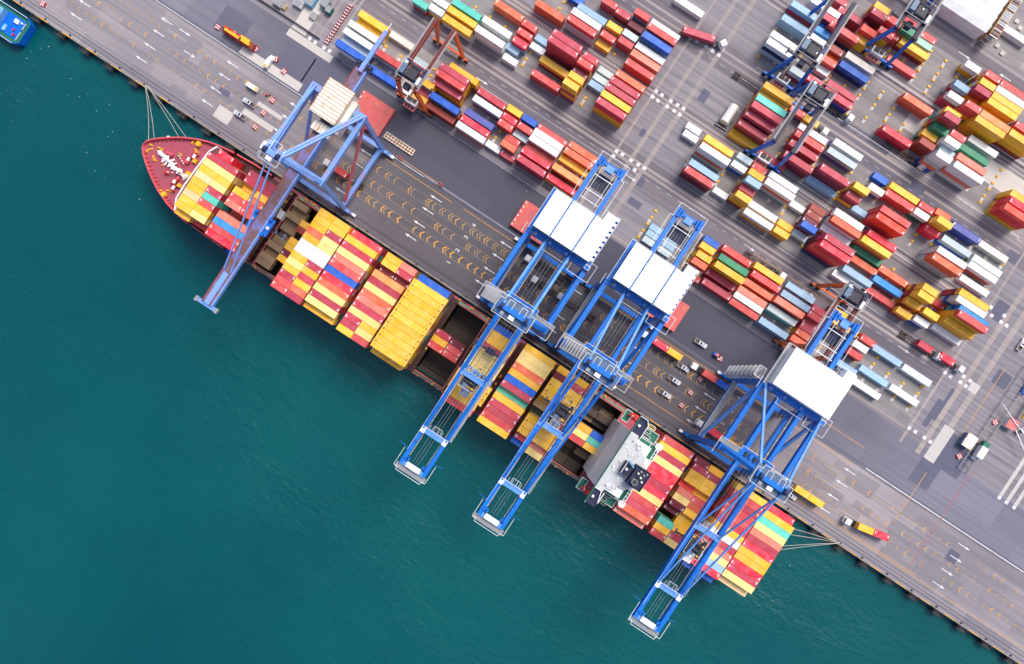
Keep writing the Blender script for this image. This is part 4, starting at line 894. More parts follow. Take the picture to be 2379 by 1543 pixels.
        m = B(); m.box(uc-.1, uc+1.2, 43, 58.6, zb+2.3, zb+3.4, 0); m.tube((uc+.6, 58, zb+3), (uc+.6, 61.6, zb+3), .15, 6, 1); m.tube((uc+2.4, 45.2, zb+2.2), (uc+2.4, 46.4, zb+2.2), 1.0, 12, 2); m.tube((uc-1.6, 45.2, zb+2.2), (uc-1.6, 46.4, zb+2.2), .8, 12, 2); m.box(uc-2.6, uc+3.4, 44.4, 45.2, zb+1, zb+2.6, 2)
        g(m, 'rear_boom', [L2, M['rail'], M['navy']])
    # apex frame and stays
    za = zb+21.5; ax = 2.2 if old else 4.3
    for sx in sgn:
        g(B().beam((uc+sx*(lu-.4), vs+2.4, zt+.8), (uc+sx*ax, vs+1.0, za), 1.2, 1.3, 0, 1.0, 1.0), 'apex_leg', P)
        for w in ((0,) if not old else (-.5, .5)):
            g(B().beam((uc+sx*(ax+w), vs+1.2, za-.4), (uc+sx*((lu-.6) if old or brace else 4.6) + w, vl+1.2, zt+1.4), .75, .75), 'backstay', L2)
        if old: g(B().beam((uc+sx*.9, vs+.6, za), (uc+sx*1.3, -34.2, zb+2.2), .42, .42), 'forestay', P)
        else:
            for v in (-19.2, -41.8): g(B().beam((uc+sx*4.3, vs+.6, za), (uc+sx*4.3, v, zb+2.2), .5, .5), 'forestay', L2 if brace else P)
    m = B(); m.box(uc-ax-1.2, uc+ax+1.2, vs+.2, vs+2.0, za-.6, za+.6, 0)
    aw = 3.2 if old else 6.2
    m.box(uc-aw, uc+aw, vs-1.6, vs+4.2, za-1.2, za-1.1, 3) if not old else None
    for s in sgn: m.tube((uc+s*ax-.5, vs+.9, za+.9), (uc+s*ax+.5, vs+.9, za+.9), 1.0, 14, 2)
    m.path([(uc-aw, vs-2.0, za+.2), (uc-aw, vs+3.2, za+.2), (uc-aw+1.6, vs+3.2, za+.2), (uc-aw+1.6, vs+4.6, za+.2), (uc+aw-1.8, vs+4.6, za+.2), (uc+aw-1.8, vs+3.0, za+.2), (uc+aw, vs+3.0, za+.2), (uc+aw, vs-2.0, za+.2)], .13, .12, 1, closed=True)
    for k in (-1, 1): m.path([(uc+k*2.2-.9, vs+1.4, za+.7), (uc+k*2.2-.9, vs+3.8, za+.7), (uc+k*2.2+.9, vs+3.8, za+.7), (uc+k*2.2+.9, vs+1.4, za+.7)], .13, .12, 1)
    m.box(uc-.9, uc+.9, vs-1.4, vs-.2, za-.4, za+.7, 4); m.box(uc-3.8, uc-2.6, vs-1.5, vs-.4, za-.5, za+.5, 5)
    g(m, 'apex_platform', [P, M['rail'], M['navy'], M['greyblue'], M['white'], M['grey']])
    # sheave floor and rails round the sea cross beam
    if not old:
        m = B(); z = zt+1.2
        m.path([(uc-lu-2.2, vs-.6, z+1), (uc-lu-2.2, vs+5.4, z+1), (uc-6, vs+5.4, z+1), (uc-6, vs+6.6, z+1), (uc+6, vs+6.6, z+1), (uc+6, vs+5.0, z+1), (uc+lu+1.8, vs+5.0, z+1), (uc+lu+1.8, vs-.4, z+1), (uc+6.2, vs-.4, z+1)], .12, .1, 0)
        m.box(uc-lu-2, uc-6, vs+3.6, vs+5.2, z-.1, z, 1); m.box(uc+6, uc+lu+1.6, vs+3.6, vs+4.8, z-.1, z, 1); m.box(uc-6, uc+6, vs+3.6, vs+6.4, z-.1, z, 2)
        for k in range(5): m.box(uc-4+1.7*k, uc-3+1.7*k, vs+4, vs+5.6, z, z+.9, 2 if k % 2 else 3)
        g(m, 'sea_side_platform', [M['rail'], M['grey'], P, M['dark']])
        # stair flights: nested landings with white rails, up the apex leg or up the land side leg
        m = B()
        for k in range(8):
            if brace: x0, x1, y0, y1, z = uc-lu-4.2+.05*k, uc-lu-1.6+.05*k, vl-.4+.3*k, vl+3.4+.3*k, 8+3.6*k
            else: x0, x1, y0, y1, z = uc-lu-1.0+.75*k, uc-lu+1.4+.75*k, vs+.4, vs+4.4, zt+1+2.35*k
            m.box(x0, x1, y0, y1, z, z+.06, 1); m.path([(x0, y0, z+1.05), (x1, y0, z+1.05), (x1, y1, z+1.05), (x0, y1, z+1.05)], .12, .1, 0, closed=True)
            m.beam(((x0+x1)/2, y0+.4, z), ((x0+x1)/2+.4, y1-.4, z+2.4), .8, .12, 1)
            for x, y in ((x0, y0), (x1, y1)): m.tube((x, y, z-2.3), (x, y, z+1), .06, 5, 0)
        g(m, 'stair_tower', [M['rail'], M['grey']])
        m = B()
        m.box(uc-lu-.9, uc-lu+.9, vs+2, vl-.5, 11.05, 11.12, 0)
        for dx in (-.9, .9): m.beam((uc-lu+dx, vs+2, 12.1), (uc-lu+dx, vl-.5, 12.1), .09, .09, 1)
        g(m, 'portal_walkway', [M['grey'], M['rail']])
    # machinery house
    if not old:
        hz0, hz1 = zb+2.3, zb+6.6; hx = 10.5; v0, v1 = vl+2.0, vl+15.3
        g(B().box(uc-hx, uc+hx, v0, v1, hz0, hz1).box(uc+hx-3.4, uc+hx, v1, v1+3.0, hz0, hz1), 'machinery_house', M['white'] if brace else M['grey'])
        h = g(B().box(uc-hx-.15, uc+hx+.15, v0-.15, v1+.15, hz1, hz1+.25).box(uc+hx-3.5, uc+hx+.15, v1+.16, v1+3.1, hz1, hz1+.25), 'house_roof', M['roofwhite'])
        if seams:
            for x in (-4.3, 4.3):
                m = B(); m.box(uc+x-.22, uc+x+.22, v0-.6, v1+.6, hz1+.26, hz1+.42, 0)
                v = v0
                while v < v1: m.box(uc+x-.1, uc+x+.1, v, v+.8, hz1+.42, hz1+.5, 1); v += 1.7
                g(m, 'roof_walkway', [P, M['navy']])
        m = B(); z = hz0+.8
        m.path([(uc-hx-1.4, v0-1, z), (uc-hx-1.4, v1+1.2, z), (uc+hx-4.2, v1+1.2, z), (uc+hx-4.2, v1+4.2, z), (uc+hx+1.4, v1+4.2, z), (uc+hx+1.4, v0-1, z)], .12, .1, 0)
        m.box(uc-hx-1.4, uc-hx-.02, v0-1, v1+1.2, hz0-.1, hz0, 1); m.box(uc+hx+.02, uc+hx+1.4, v0-1, v1+4.2, hz0-.1, hz0, 1)
        v = v0+1
        while v < v1+3: m.box(uc+hx+.3, uc+hx+1.2, v, v+1.1, hz0, hz0+1.2, 2); v += 1.9
        g(m, 'house_walkway', [M['rail'], P if not brace else M['grey'], M['white']])
        m = B()      # rear of the girders: ties, winches, railed platform
        for v in (49.5, 52.5, 58): m.box(uc-3.4, uc+3.4, v-.12, v+.12, zb+1.2, zb+1.5, 3)
        for s in sgn: m.beam((uc+s*2.4, 48.5, zb+1.7), (uc+s*2.4, 61, zb+1.7), .14, .14, 3)
        m.box(uc-4.9, uc+4.9, 62.2, 63.4, zb+.2, zb+1.6, 0); m.box(uc-1.4, uc+1.4, 60.4, 62.6, zb+.8, zb+2.6, 1)
        for x in (-3.9, -2.9, 2.9, 3.9): m.tube((uc+x, 60.8, zb+2.5), (uc+x, 63.8, zb+2.5), .42, 10, 0)
        m.path([(uc-6.2, 48, zb+1.8), (uc-6.2, 60.6, zb+1.8), (uc-5.2, 60.6, zb+1.8), (uc-5.2, 65.6, zb+1.8), (uc+5.2, 65.6, zb+1.8), (uc+5.2, 60.6, zb+1.8), (uc+6.2, 60.6, zb+1.8), (uc+6.2, 48, zb+1.8)], .13, .12, 3)
        m.box(uc-3.2, uc+3.2, 54.5, 60.0, zb-2.2, zb-2.1, 2)
        for x in range(7): m.beam((uc-3+x, 54.5, zb-2.0), (uc-3+x, 60, zb-2.0), .08, .08, 4)
        g(m, 'rear_winch_platform', [P, M['bluelight'], M['navy'], M['rail'], M['greyblue']])
        m = B(); zz = zt+1.0
        m.path([(uc-lu-1.6, vl-1.4, zz+1), (uc-lu-1.6, vl+2.6, zz+1)], .12, .1, 0); m.path([(uc-7.5, vl-.6, zz+1), (uc-5, vl-.6, zz+1), (uc-5, vl-2.4, zz+1), (uc+5, vl-2.4, zz+1), (uc+5, vl-.8, zz+1)], .1, .09, 0)
        m.path([(uc+6.2, vl-.6, zz+1), (uc+6.2, vl-3.6, zz+1), (uc+lu+2.6, vl-3.6, zz+1), (uc+lu+2.6, vl+2.6, zz+1), (uc+hx, vl+2.6, zz+1)], .12, .1, 0)
        m.box(uc+lu-1, uc+lu+.8, vl-.2, vl+1.4, zz, zz+1.4, 1); m.box(uc+lu-.8, uc+lu+.6, vl, vl+1.2, zz+1.4, zz+1.6, 2); m.tube((uc-lu+2.4, vl+.6, zz+.1), (uc-lu+2.4, vl+.6, zz+.25), .55, 12, 3)
        for x in (-8.6, -3.2, 3.2): m.box(uc+x-.5, uc+x+.5, vl+.2, vl+1.3, zz+.1, zz+.8, 4)
        g(m, 'land_side_platform', [M['rail'], M['white'], P, M['orange'], M['bluelight']])
    else:
        hz0, hz1 = zb+1.0, zb+6.6; v0, v1 = 23.8, 35.3; hx = 4.6
        g(B().box(uc-hx, uc+hx, v0, v1, hz0, hz1), 'machinery_house', M['cream'])
        g(B().box(uc-hx-.3, uc+hx+.3, v0-.3, v1+.3, hz1, hz1+.3), 'house_roof', M['cream'])
        m = B()
        for k in range(10): m.box(uc-hx-.3, uc+hx+.3, v0+.1+1.22*k-.07, v0+.1+1.22*k+.07, hz1+.3, hz1+.36)
        for x in (-hx-.2, hx+.2): m.box(uc+x-.1, uc+x+.1, v0-.3, v1+.3, hz1+.3, hz1+.40)
        m.box(uc-hx-.4, uc+hx+.4, v1+.3, v1+.5, hz1-.2, hz1+.35)
        g(m, 'roof_seam', M['creamseam'])
        m = B(); m.box(uc-2.6, uc+4.2, 19.2, 22.6, hz0, hz0+3.0, 0); m.box(uc+hx, uc+hx+1.9, v0-2, v1-1.5, hz0, hz0+3.6, 0)
        for k in range(6): m.box(uc-2.6+1.2*k-.06, uc-2.6+1.2*k+.06, 19.2, 22.6, hz0+3, hz0+3.06, 1)
        m.box(uc+hx+.3, uc+hx+1.2, v0+2, v0+5, hz0+3.6, hz0+3.9, 2)
        g(m, 'house_annex', [M['cream'], M['creamseam'], M['white']])
        m = B(); m.box(uc-lu-5.4, uc-lu-1.6, vs+1, vs+3.8, 30, 32.6, 0); m.box(uc-lu-1.6, uc-lu, vs+1.5, vs+3, 30.5, 31.2, 1); g(m, 'electrical_cabin', [M['tank'], M['navy']])
    # trolley and operator cab
    m = B()
    if old:
        for s in sgn: m.box(uc+s*2.9-.7, uc+s*2.9+.7, vt-2.8, vt+3.4, zb+.1, zb+1.3, 0); m.box(uc+s*2.6-.5, uc+s*2.6+.5, vt-3.0, vt-2.2, zb, zb+2.7, 0); m.box(uc+s*2.6-.5, uc+s*2.6+.5, vt+2.6, vt+3.4, zb, zb+2.7, 0); m.box(uc+s*3.0-.4, uc+s*3.0+.4, vt-.4, vt+.6, zb+1.3, zb+2.0, 1)
        g(m, 'trolley', [M['rtgblue'], M['white']])
        g(B().box(uc+2.4, uc+4.2, vt+4.6, vt+7.4, zb-2.8, zb-.4), 'operator_cab', M['grey'])
    else:
        m.box(uc-2.9, uc+2.9, vt-2.2, vt+2.2, zb-.3, zb+.1, 0)
        for s in sgn: m.box(uc+s*2.2-.5, uc+s*2.2+.5, vt-3.2, vt+3.2, zb+.1, zb+.7, 0)
        m.tube((uc-1.6, vt-1, zb+.7), (uc+1.6, vt-1, zb+.7), .5, 12, 0); m.tube((uc-1.0, vt+1.1, zb+.7), (uc+1.6, vt+1.1, zb+.7), .5, 12, 0); m.box(uc-1.7, uc-.2, vt-3.9, vt-1.8, zb+.1, zb+1.1, 1)
        rt = random.Random(int(uc))
        for k in range(14): x, y = uc+rt.uniform(-2.6, 2.4), vt+rt.uniform(-4, 5); m.box(x, x+rt.uniform(.2, .7), y, y+rt.uniform(.2, .8), zb, zb+.5+rt.random()*.7, rt.choice((0, 0, 0, 1, 3)))
        m.path([(uc-2.8, vt-3.4, zb+1.3), (uc+2.8, vt-3.4, zb+1.3), (uc+2.8, vt+3.4, zb+1.3), (uc-2.8, vt+3.4, zb+1.3)], .09, .09, 2, closed=True)
        for x, y in ((-2.2, 2.6), (2, -2.4), (2.1, 1.2)): m.box(uc+x-.3, uc+x+.3, vt+y-.3, vt+y+.3, zb+.4, zb+1.0, 3)
        g(m, 'trolley', [M['dark'], M['greyblue'], M['rail'], M['yellow']])
        m = B(); yc = vt-4.6; m.box(uc-.9, uc+1.9, yc-1.4, yc+1.4, zb-3.0, zb-.5, 0); m.box(uc-.7, uc+1.7, yc-1.42, yc+.4, zb-2.7, zb-1.0, 1)
        g(m, 'operator_cab', [M['white'] if brace else M['greyblue'], M['glass']])
    # spreader hanging on its ropes
    zs = 27.5 if vsp is None else 24.0
    m = B(); vv = vt if vsp is None else vsp
    m.box(uc-6.0, uc+6.0, vv-.28, vv+.28, zs, zs+.5, 0); m.box(uc-1.7, uc+1.7, vv-1.1, vv+1.1, zs+.2, zs+1.3, 0)
    for s in sgn: m.box(uc+s*6.0-.2, uc+s*6.0+.2, vv-1.2, vv+1.2, zs-.1, zs+.5, 1); m.box(uc+s*3-.25, uc+s*3+.25, vv-.6, vv+.6, zs, zs+.7, 1)
    for sx in sgn:
        for sy in sgn: m.tube((uc+sx*1.5, vv+sy*.9, zs+1.2), (uc+sx*1.6, vt+sy*1.0, zb), .05, 5, 2)
    g(m, 'spreader', [M['navy'], M['greyblue'], M['grey']])
    return c
sts(-87.6, 'old faded-blue crane with single rusty boom and cream machinery house by the bow', lu=9.8, old=True, vt=-15.6, zb=34.2, tip=-46.8, rear=46.4, paintname='bluefaded')
sts(-2.5, 'blue crane with three-panel white roof, nearer the bow of the two twins', vt=-20.5, vsp=-9.6)
sts(28.0, 'blue crane with three-panel white roof, nearer the wheelhouse, dark trolley over the ship', vt=-12.6)
sts(88.8, 'blue crane with plain undivided white roof and long stays beside the stern', vt=-25.6, seams=False, paintname='blue', brace=True)

# ------------------------------------------------------------------ rubber-tyred yard gantries
def rtg(uc, v0, v1, lab, colour, beamcolour, vt, zt=20.5, half=5.7, g2=3.6, ehouse=True):
    base = (uc, (v0+v1)/2, 0); c = empty('yard_gantry', base, lab, 'gantry crane', 'tyred gantry cranes straddling the yard blocks')
    B = lambda: MB(base)
    for sx in (-1, 1):
        m = B(); x = uc+sx*g2; m.box(x-.62, x+.62, v0-.4, v1+.4, zt, zt+1.5, 0); m.box(x-.16, x+.16, v0, v1, zt+1.5, zt+1.72, 1)
        m.beam((x+sx*.95, v0, zt+1.6), (x+sx*.95, v1, zt+1.6), .5, .08, 2)
        m.build('main_girder', [beamcolour, M['dark'], M['grey']], c)
        for vv in (v0, v1):
            B().beam((uc+sx*half, vv, 2.2), (uc+sx*g2, vv, zt), 1.15, 1.0, 0, 1.35, 1.3).build('leg', colour, c)
            w = B(); xx = uc+sx*half
            for k in (-1.35, 1.35):
                for y in (-.42, .42): w.tube((xx+k, vv+y-.22, .75), (xx+k, vv+y+.22, .75), .74, 14, 1)
            w.box(xx-2.1, xx+2.1, vv-.35, vv+.35, 1.25, 2.1, 0); w.build('wheel_bogie', [colour, M['black']], c)
    for vv in (v0, v1): B().box(uc-half, uc+half, vv-.4, vv+.4, 2.1, 2.9).build('sill_beam', colour, c)
    m = B()
    for s in (-1, 1): m.box(uc-2.9, uc+2.9, vt+s*2.6-.3, vt+s*2.6+.3, zt+1.75, zt+2.25, 0)
    m.box(uc-4.2, uc-2.8, vt-3.2, vt+3.2, zt+1.75, zt+2.3, 0); m.box(uc+2.8, uc+4.2, vt-3.2, vt+3.2, zt+1.75, zt+2.3, 0)
    m.box(uc-4.1, uc-2.3, vt-2.4, vt+1.2, zt+2.3, zt+4.0, 1); m.box(uc-1.6, uc+2.0, vt-1.6, vt+1.4, zt+1.9, zt+2.9, 2); m.tube((uc-1.8, vt+1.9, zt+2.7), (uc+2.2, vt+1.9, zt+2.7), .5, 12, 2); m.tube((uc-1.8, vt-2.0, zt+2.7), (uc+2.2, vt-2.0, zt+2.7), .5, 12, 2)
    m.box(uc+3.0, uc+4.0, vt-3.0, vt-.2, zt+2.3, zt+3.2, 3); m.box(uc-4.0, uc-3.0, vt+1.4, vt+2.4, zt+2.3, zt+3.3, 3)
    rj = random.Random(int(uc*10))
    for k in range(9): x, y = uc+rj.uniform(-2.5, 3.5), vt+rj.uniform(-2.8, 2.8); m.box(x, x+rj.uniform(.2, .6), y, y+rj.uniform(.2, .6), zt+2.2, zt+2.6+rj.random()*.6, rj.choice((2, 2, 3, 1)))
    m.path([(uc-4.6, vt-3.5, zt+3.2), (uc+4.6, vt-3.5, zt+3.2), (uc+4.6, vt+3.5, zt+3.2), (uc-4.6, vt+3.5, zt+3.2)], .08, .08, 4, closed=True)
    m.build('trolley', [beamcolour if colour is not M['orange'] else M['navy'], M['greyblue'], M['dark'], M['white'], M['rail']], c)
    m = B(); m.box(uc-1.2, uc+1.0, vt-5.4, vt-3.4, zt-2.2, zt+.1, 0); m.build('operator_cab', M['navy'], c)
    if ehouse:
        m = B(); y = v0; m.box(uc-3.0, uc+1.8, y-1.4, y+1.1, 3.0, 5.6, 0); m.box(uc-2.4, uc-.4, y-.6, y+.9, 5.6, 6.1, 1); m.box(uc-.1, uc+1.4, y-.4, y+.9, 5.6, 6.2, 1); m.box(uc-3.0, uc+1.8, y-3.1, y-1.5, 2.9, 4.0, 2)
        for x in (-2.2, -1.0, .4): m.box(uc+x, uc+x+.7, y-2.8, y-1.9, 4.0, 4.2, 3)
        m.build('power_pack', [M['white'], M['chassis'], M['pinkred'], M['dark']], c)
    zs = zt-6.5; m = B()
    m.box(uc-6, uc+6, vt-.25, vt+.25, zs, zs+.45)
    for s in (-1, 1): m.box(uc+s*6-.2, uc+s*6+.2, vt-1.2, vt+1.2, zs-.1, zs+.45); m.tube((uc+s*1.5, vt, zs+.4), (uc+s*1.5, vt, zt+1.8), .05, 5)
    m.build('spreader', M['navy'], c)
    return c
rtg(-77.6, 51.2, 75.8, 'orange tyred gantry straddling the block behind the cream-roofed crane', M['orange'], M['rustred'], 55.6)
rtg(91.6, 51.8, 77.4, 'orange tyred gantry behind the rear end of the plain white-roofed crane', M['orange'], M['rustred'], 75.2)
rtg(43.2, 105.4, 129.6, 'blue tyred gantry in the third block, its trolley over the truck lane', M['rtgblue'], M['rtgbeam'], 126.4)
rtg(32.8, 133.6, 159.8, 'blue tyred gantry in the fourth block over the white containers', M['rtgblue'], M['rtgbeam'], 138.0)
rtg(56.6, 161.3, 187, 'blue tyred gantry in the fifth block, cut by the top of the photo', M['rtgblue'], M['rtgbeam'], 169.5)

# ------------------------------------------------------------------ vehicles
wh = MB(); wh.tube((0, -.15, 0), (0, .15, 0), .5, 14, 0).tube((0, -.16, 0), (0, .16, 0), .24, 10, 1)
WHEEL = wh.mesh('truck_wheel', [M['black'], M['grey']])
wh = MB(); wh.tube((0, -.11, 0), (0, .11, 0), .34, 12, 0).tube((0, -.12, 0), (0, .12, 0), .17, 10, 1)
CARWHEEL = wh.mesh('car_wheel', [M['black'], M['grey']])
def wheels(root, me, pts):
    for x, y, z in pts:
        o = bpy.data.objects.new('wheel', me); COL.objects.link(o); o.parent = root; o.location = (x, y, z)
cabm = MB(); cabm.prism([(-1.15, -1.22), (.95, -1.22), (1.2, -.95), (1.2, .95), (.95, 1.22), (-1.15, 1.22)], .75, 2.1).prism([(-1.15, -1.18), (.75, -1.18), (.98, -.9), (.98, .9), (.75, 1.18), (-1.15, 1.18)], 2.1, 3.25).box(-1.0, .1, -.95, .95, 3.25, 3.5).box(.35, .7, -.6, .6, 3.25, 3.33)
CAB = cabm.mesh('cab', M['white'])
g_ = MB(); g_.box(.99, 1.06, -.86, .86, 2.15, 2.95).box(.1, .7, -1.2, -1.185, 2.2, 2.9).box(.1, .7, 1.185, 1.2, 2.2, 2.9); WIND = g_.mesh('windscreen', M['glass'])
s_ = MB(); s_.box(-5.0, .9, -.48, -.28, .7, 1.0).box(-5.0, .9, .28, .48, .7, 1.0).box(-4.6, -2.9, -.5, .5, 1.0, 1.2).box(-2.3, -1.4, -1.15, -.55, .45, 1.05).box(-2.3, -1.4, .55, 1.15, .45, 1.05).tube((-1.5, 0, 1), (-1.5, 0, 1.6), .3, 8)
TFRAME = s_.mesh('tractor_frame', M['dark'])
s_ = MB(); s_.box(-16.0, -3.6, -.62, -.42, .95, 1.3).box(-16.0, -3.6, .42, .62, .95, 1.3)
for x in (-16.0, -14.0, -12.2, -10.4, -9.6, -7.6, -5.6, -3.8): s_.box(x, x+.22, -1.2, 1.2, 1.0, 1.32)
for x in (-15.2, -13.9): s_.box(x-.7, x+.5, -1.2, -.7, .9, 1.02); s_.box(x-.7, x+.5, .7, 1.2, .9, 1.02)
for x in (-9.0, -6.5): s_.box(x, x+1.4, -1.05, -.62, .7, 1.1); s_.box(x, x+1.4, .62, 1.05, .7, 1.1)
s_.box(-16.15, -15.95, -1.2, 1.2, .7, 1.25)
TRAIL = s_.mesh('trailer_frame', M['chassis'])
def part(root, name, me, loc=(0, 0, 0), mat=None):
    o = bpy.data.objects.new(name, me); COL.objects.link(o); o.parent = root; o.location = loc
    return o
trucks = 0
def truck(u, v, yaw, lab, load='', bend=0, cabcol=None):
    """u, v: the cab; yaw: heading of the trailer in degrees; load: colours of short containers or one long one, cab end first"""
    root = empty('container_truck', (u, v, 0), lab, 'truck', 'trucks working the terminal', R(yaw))
    cb = part(root, 'cab', CAB, (0, 0, 0)); cb.rotation_euler = (0, 0, R(bend))
    part(cb, 'windscreen', WIND)
    if cabcol: pass
    part(root, 'tractor_frame', TFRAME); part(root, 'trailer_frame', TRAIL)
    wheels(root, WHEEL, [(x, y, .5) for x in (.1, -3.2, -4.4, -13.6, -14.9) for y in (-.98, .98)])
    c, s = math.cos(R(yaw)), math.sin(R(yaw))
    xs = {1: [-9.8], 2: [-6.75, -12.95]}.get(len(load.replace('+', '')), [])
    if load.startswith('+'): xs = [-9.8]
    for x, col in zip(xs, load.replace('+', '')):
        t = 'L' if load.startswith('+') else 'S'
        if len(load) == 1: x = -6.9
        container(t, u+c*x, v+s*x, 1.34, col, '%s %s box on %s' % (NAME[col], 'long' if t == 'L' else 'short', lab.split(',')[0].replace('white-cabbed ', '')), 'containers riding on trucks', R(yaw))
truck(6.6, 133.6, 15, 'white-cabbed truck turning on the cross road at the top', '+M', bend=-42)
truck(73.1, 73.3, 0, 'white-cabbed truck with bare trailer beside the quayside block')
truck(61.7, 136.6, 0, 'white-cabbed truck with bare trailer near blue third-block gantry')
truck(94.3, 136.8, 0, 'white-cabbed truck with bare trailer beside bright red long container')
truck(56.6, 127.1, 0, 'white-cabbed truck with two short boxes beneath blue gantry', 'YR')
truck(147.9, 80.9, 0, 'white-cabbed truck with bright red box at yard corner', 'C')
truck(138.6, 80.3, 0, 'second truck in line at yard corner', 'M')
truck(64.0, 26.9, 180, 'white-cabbed truck in fourth lane', 'RB')
truck(42.2, 26.6, 180, 'truck half hidden by crane leg in fourth lane', 'CY')
truck(77.2, 10.2, 180, 'white-cabbed truck under plain-roofed crane', 'CY')
truck(116.4, 9.8, 180, 'truck beside the stern with two yellow boxes', 'YY')
truck(143.9, 10.0, 191, 'white-cabbed truck turning beyond the stern', 'YC', bend=-8)
truck(-92.8, 14.8, 180, 'truck under the old faded-blue crane', '')
truck(-3.8, 21.1, 180, 'white-cabbed truck with bare trailer under first twin crane', '')
truck(-10.2, 26.3, 180, 'bare trailer truck in fourth lane under first twin crane', '')
truck(7.8, 21.2, 180, 'third bare trailer truck waiting under first twin crane', '')
container('S', -86.4, 14.7, 1.34, 'R', 'red short container on the trailer under the old faded-blue crane', 'containers riding on trucks')

def pickup(u, v, yaw, lab, body='silver', van=False):
    root = empty('pickup_truck' if not van else 'delivery_van', (u, v, 0), lab, 'pickup' if not van else 'van', 'small vehicles on the quay', R(yaw))
    m = MB(); m.prism([(-2.6, -.86), (2.3, -.86), (2.6, -.6), (2.6, .6), (2.3, .86), (-2.6, .86)], .45, 1.0)
    if van: m.prism([(-2.55, -.84), (1.2, -.84), (1.2, .84), (-2.55, .84)], 1.0, 1.95); m.box(1.2, 1.9, -.8, .8, 1.0, 1.5)
    else: m.box(-.9, 1.0, -.74, .74, 1.0, 1.68); m.box(1.0, 2.4, -.78, .78, 1.0, 1.12); m.box(-2.6, -2.5, -.86, .86, 1.0, 1.2); m.box(-2.5, -.9, -.86, -.78, 1.0, 1.2); m.box(-2.5, -.9, .78, .86, 1.0, 1.2)
    m.build('body', M[body], root)
    g = MB()
    if van: g.box(1.9, 1.96, -.72, .72, 1.1, 1.5)
    else: g.box(1.0, 1.22, -.70, .70, 1.13, 1.6).box(-1.05, -.9, -.66, .66, 1.2, 1.6).box(-.35, .35, -.55, .55, 1.68, 1.70)
    g.build('windscreen', M['glass'], root)
    if not van: MB().box(-2.5, -.95, -.78, .78, .95, 1.02).build('load_bed', M['bed'], root)
    else: MB().box(-2.4, -1.6, -.7, .7, 1.95, 2.0).build('roof_rack', M['yellow'], root)
    wheels(root, CARWHEEL, [(x, y, .34) for x in (-1.65, 1.65) for y in (-.78, .78)])
pickup(61.3, 24.4, 0, 'silver pickup in the fourth lane, nearest the yard of three abreast')
pickup(61.1, 18.5, 0, 'silver pickup between the other two, in the third lane')
pickup(60.9, 12.3, 0, 'silver pickup in the first lane, nearest the ship of three abreast')
pickup(61.7, 35.6, 0, 'silver pickup parked on dark asphalt behind the crane rails')
pickup(121.4, 6.4, 0, 'silver pickup squeezed between yellow containers and the stern')
pickup(-130.2, 17.6, 180, 'silver pickup with striped load bed parked by the paler slab')
pickup(-130.6, 11.8, 180, 'silver pickup with dark load bed nearest the bow ropes')
pickup(-132.5, 23.2, 180, 'white van with small yellow rack near the bow end lanes', 'white', True)
pickup(-132.4, 34.6, 90, 'white van parked across the cream concrete strip', 'white', True)
pickup(163.0, 101.8, 90, 'white pickup at the edge of the yard road', 'white')

ft = empty('forklift', (69.0, 35.2, 0), 'small blue and pink forklift on the dark asphalt', 'forklift')
m = MB(); m.box(-1.2, 1.0, -.65, .65, .4, 1.1).box(-1.0, -.2, -.6, .6, 1.1, 1.5); m.build('body', M['boatblue'], ft)
MB().box(-.6, .7, -.55, .55, 2.0, 2.12).box(.6, .68, -.5, -.4, 1.1, 2.0).box(.6, .68, .4, .5, 1.1, 2.0).box(-.6, -.52, -.5, -.4, 1.5, 2.0).box(-.6, -.52, .4, .5, 1.5, 2.0).build('overhead_guard', M['pinkred'], ft)
MB().box(1.0, 1.2, -.5, .5, .1, 2.6).box(1.2, 2.2, -.4, -.25, .08, .16).box(1.2, 2.2, .25, .4, .08, .16).build('fork_mast', M['dark'], ft)
wheels(ft, CARWHEEL, [(-.8, -.55, .34), (-.8, .55, .34), (.7, -.6, .34), (.7, .6, .34)])
mo = empty('motorcycle', (-126.2, 23.9, 0), 'red motorcycle parked beside a striped barrier', 'motorcycle', rz=.6)
MB().box(-.5, .5, -.14, .14, .45, .85).box(-.75, -.2, -.17, .17, .8, .95).box(.35, .5, -.4, .4, .95, 1.05).build('body', M['red'], mo)
wheels(mo, CARWHEEL, [(-.7, 0, .34), (.7, 0, .34)])

mc = empty('mobile_crane', (-146.4, 35.6, 0), 'yellow and red mobile crane with its boom folded, parked behind the bow lanes', 'mobile crane')
m = MB((-146.4, 35.6, 0)); m.box(-152.6, -139.6, 34.3, 36.9, 1.0, 1.7, 0); m.box(-152.9, -150.6, 34.5, 36.7, 1.7, 3.0, 0); m.box(-141.4, -139.4, 34.4, 36.8, 1.7, 2.6, 1); m.build('carrier', [M['red'], M['rustred']], mc)
m = MB((-146.4, 35.6, 0)); m.box(-151.6, -140.6, 34.9, 35.9, 2.9, 3.9, 0); m.box(-152.4, -151.5, 35.0, 35.8, 3.0, 3.8, 1); m.box(-145, -144.4, 34.8, 36, 3.9, 4.1, 1); m.build('folded_boom', [M['yellow'], M['dark']], mc)
m = MB((-146.4, 35.6, 0)); m.box(-145.5, -141.5, 35.95, 37.1, 1.7, 3.1, 0); m.box(-148.6, -147.4, 36.0, 36.9, 1.7, 3.2, 1); m.build('counterweight', [M['yellow'], M['pinkred']], mc)
wheels(mc, WHEEL, [(x, y, .5) for x in (-4.8, -3.2, 2.4, 4.0) for y in (-1.1, 1.1)])

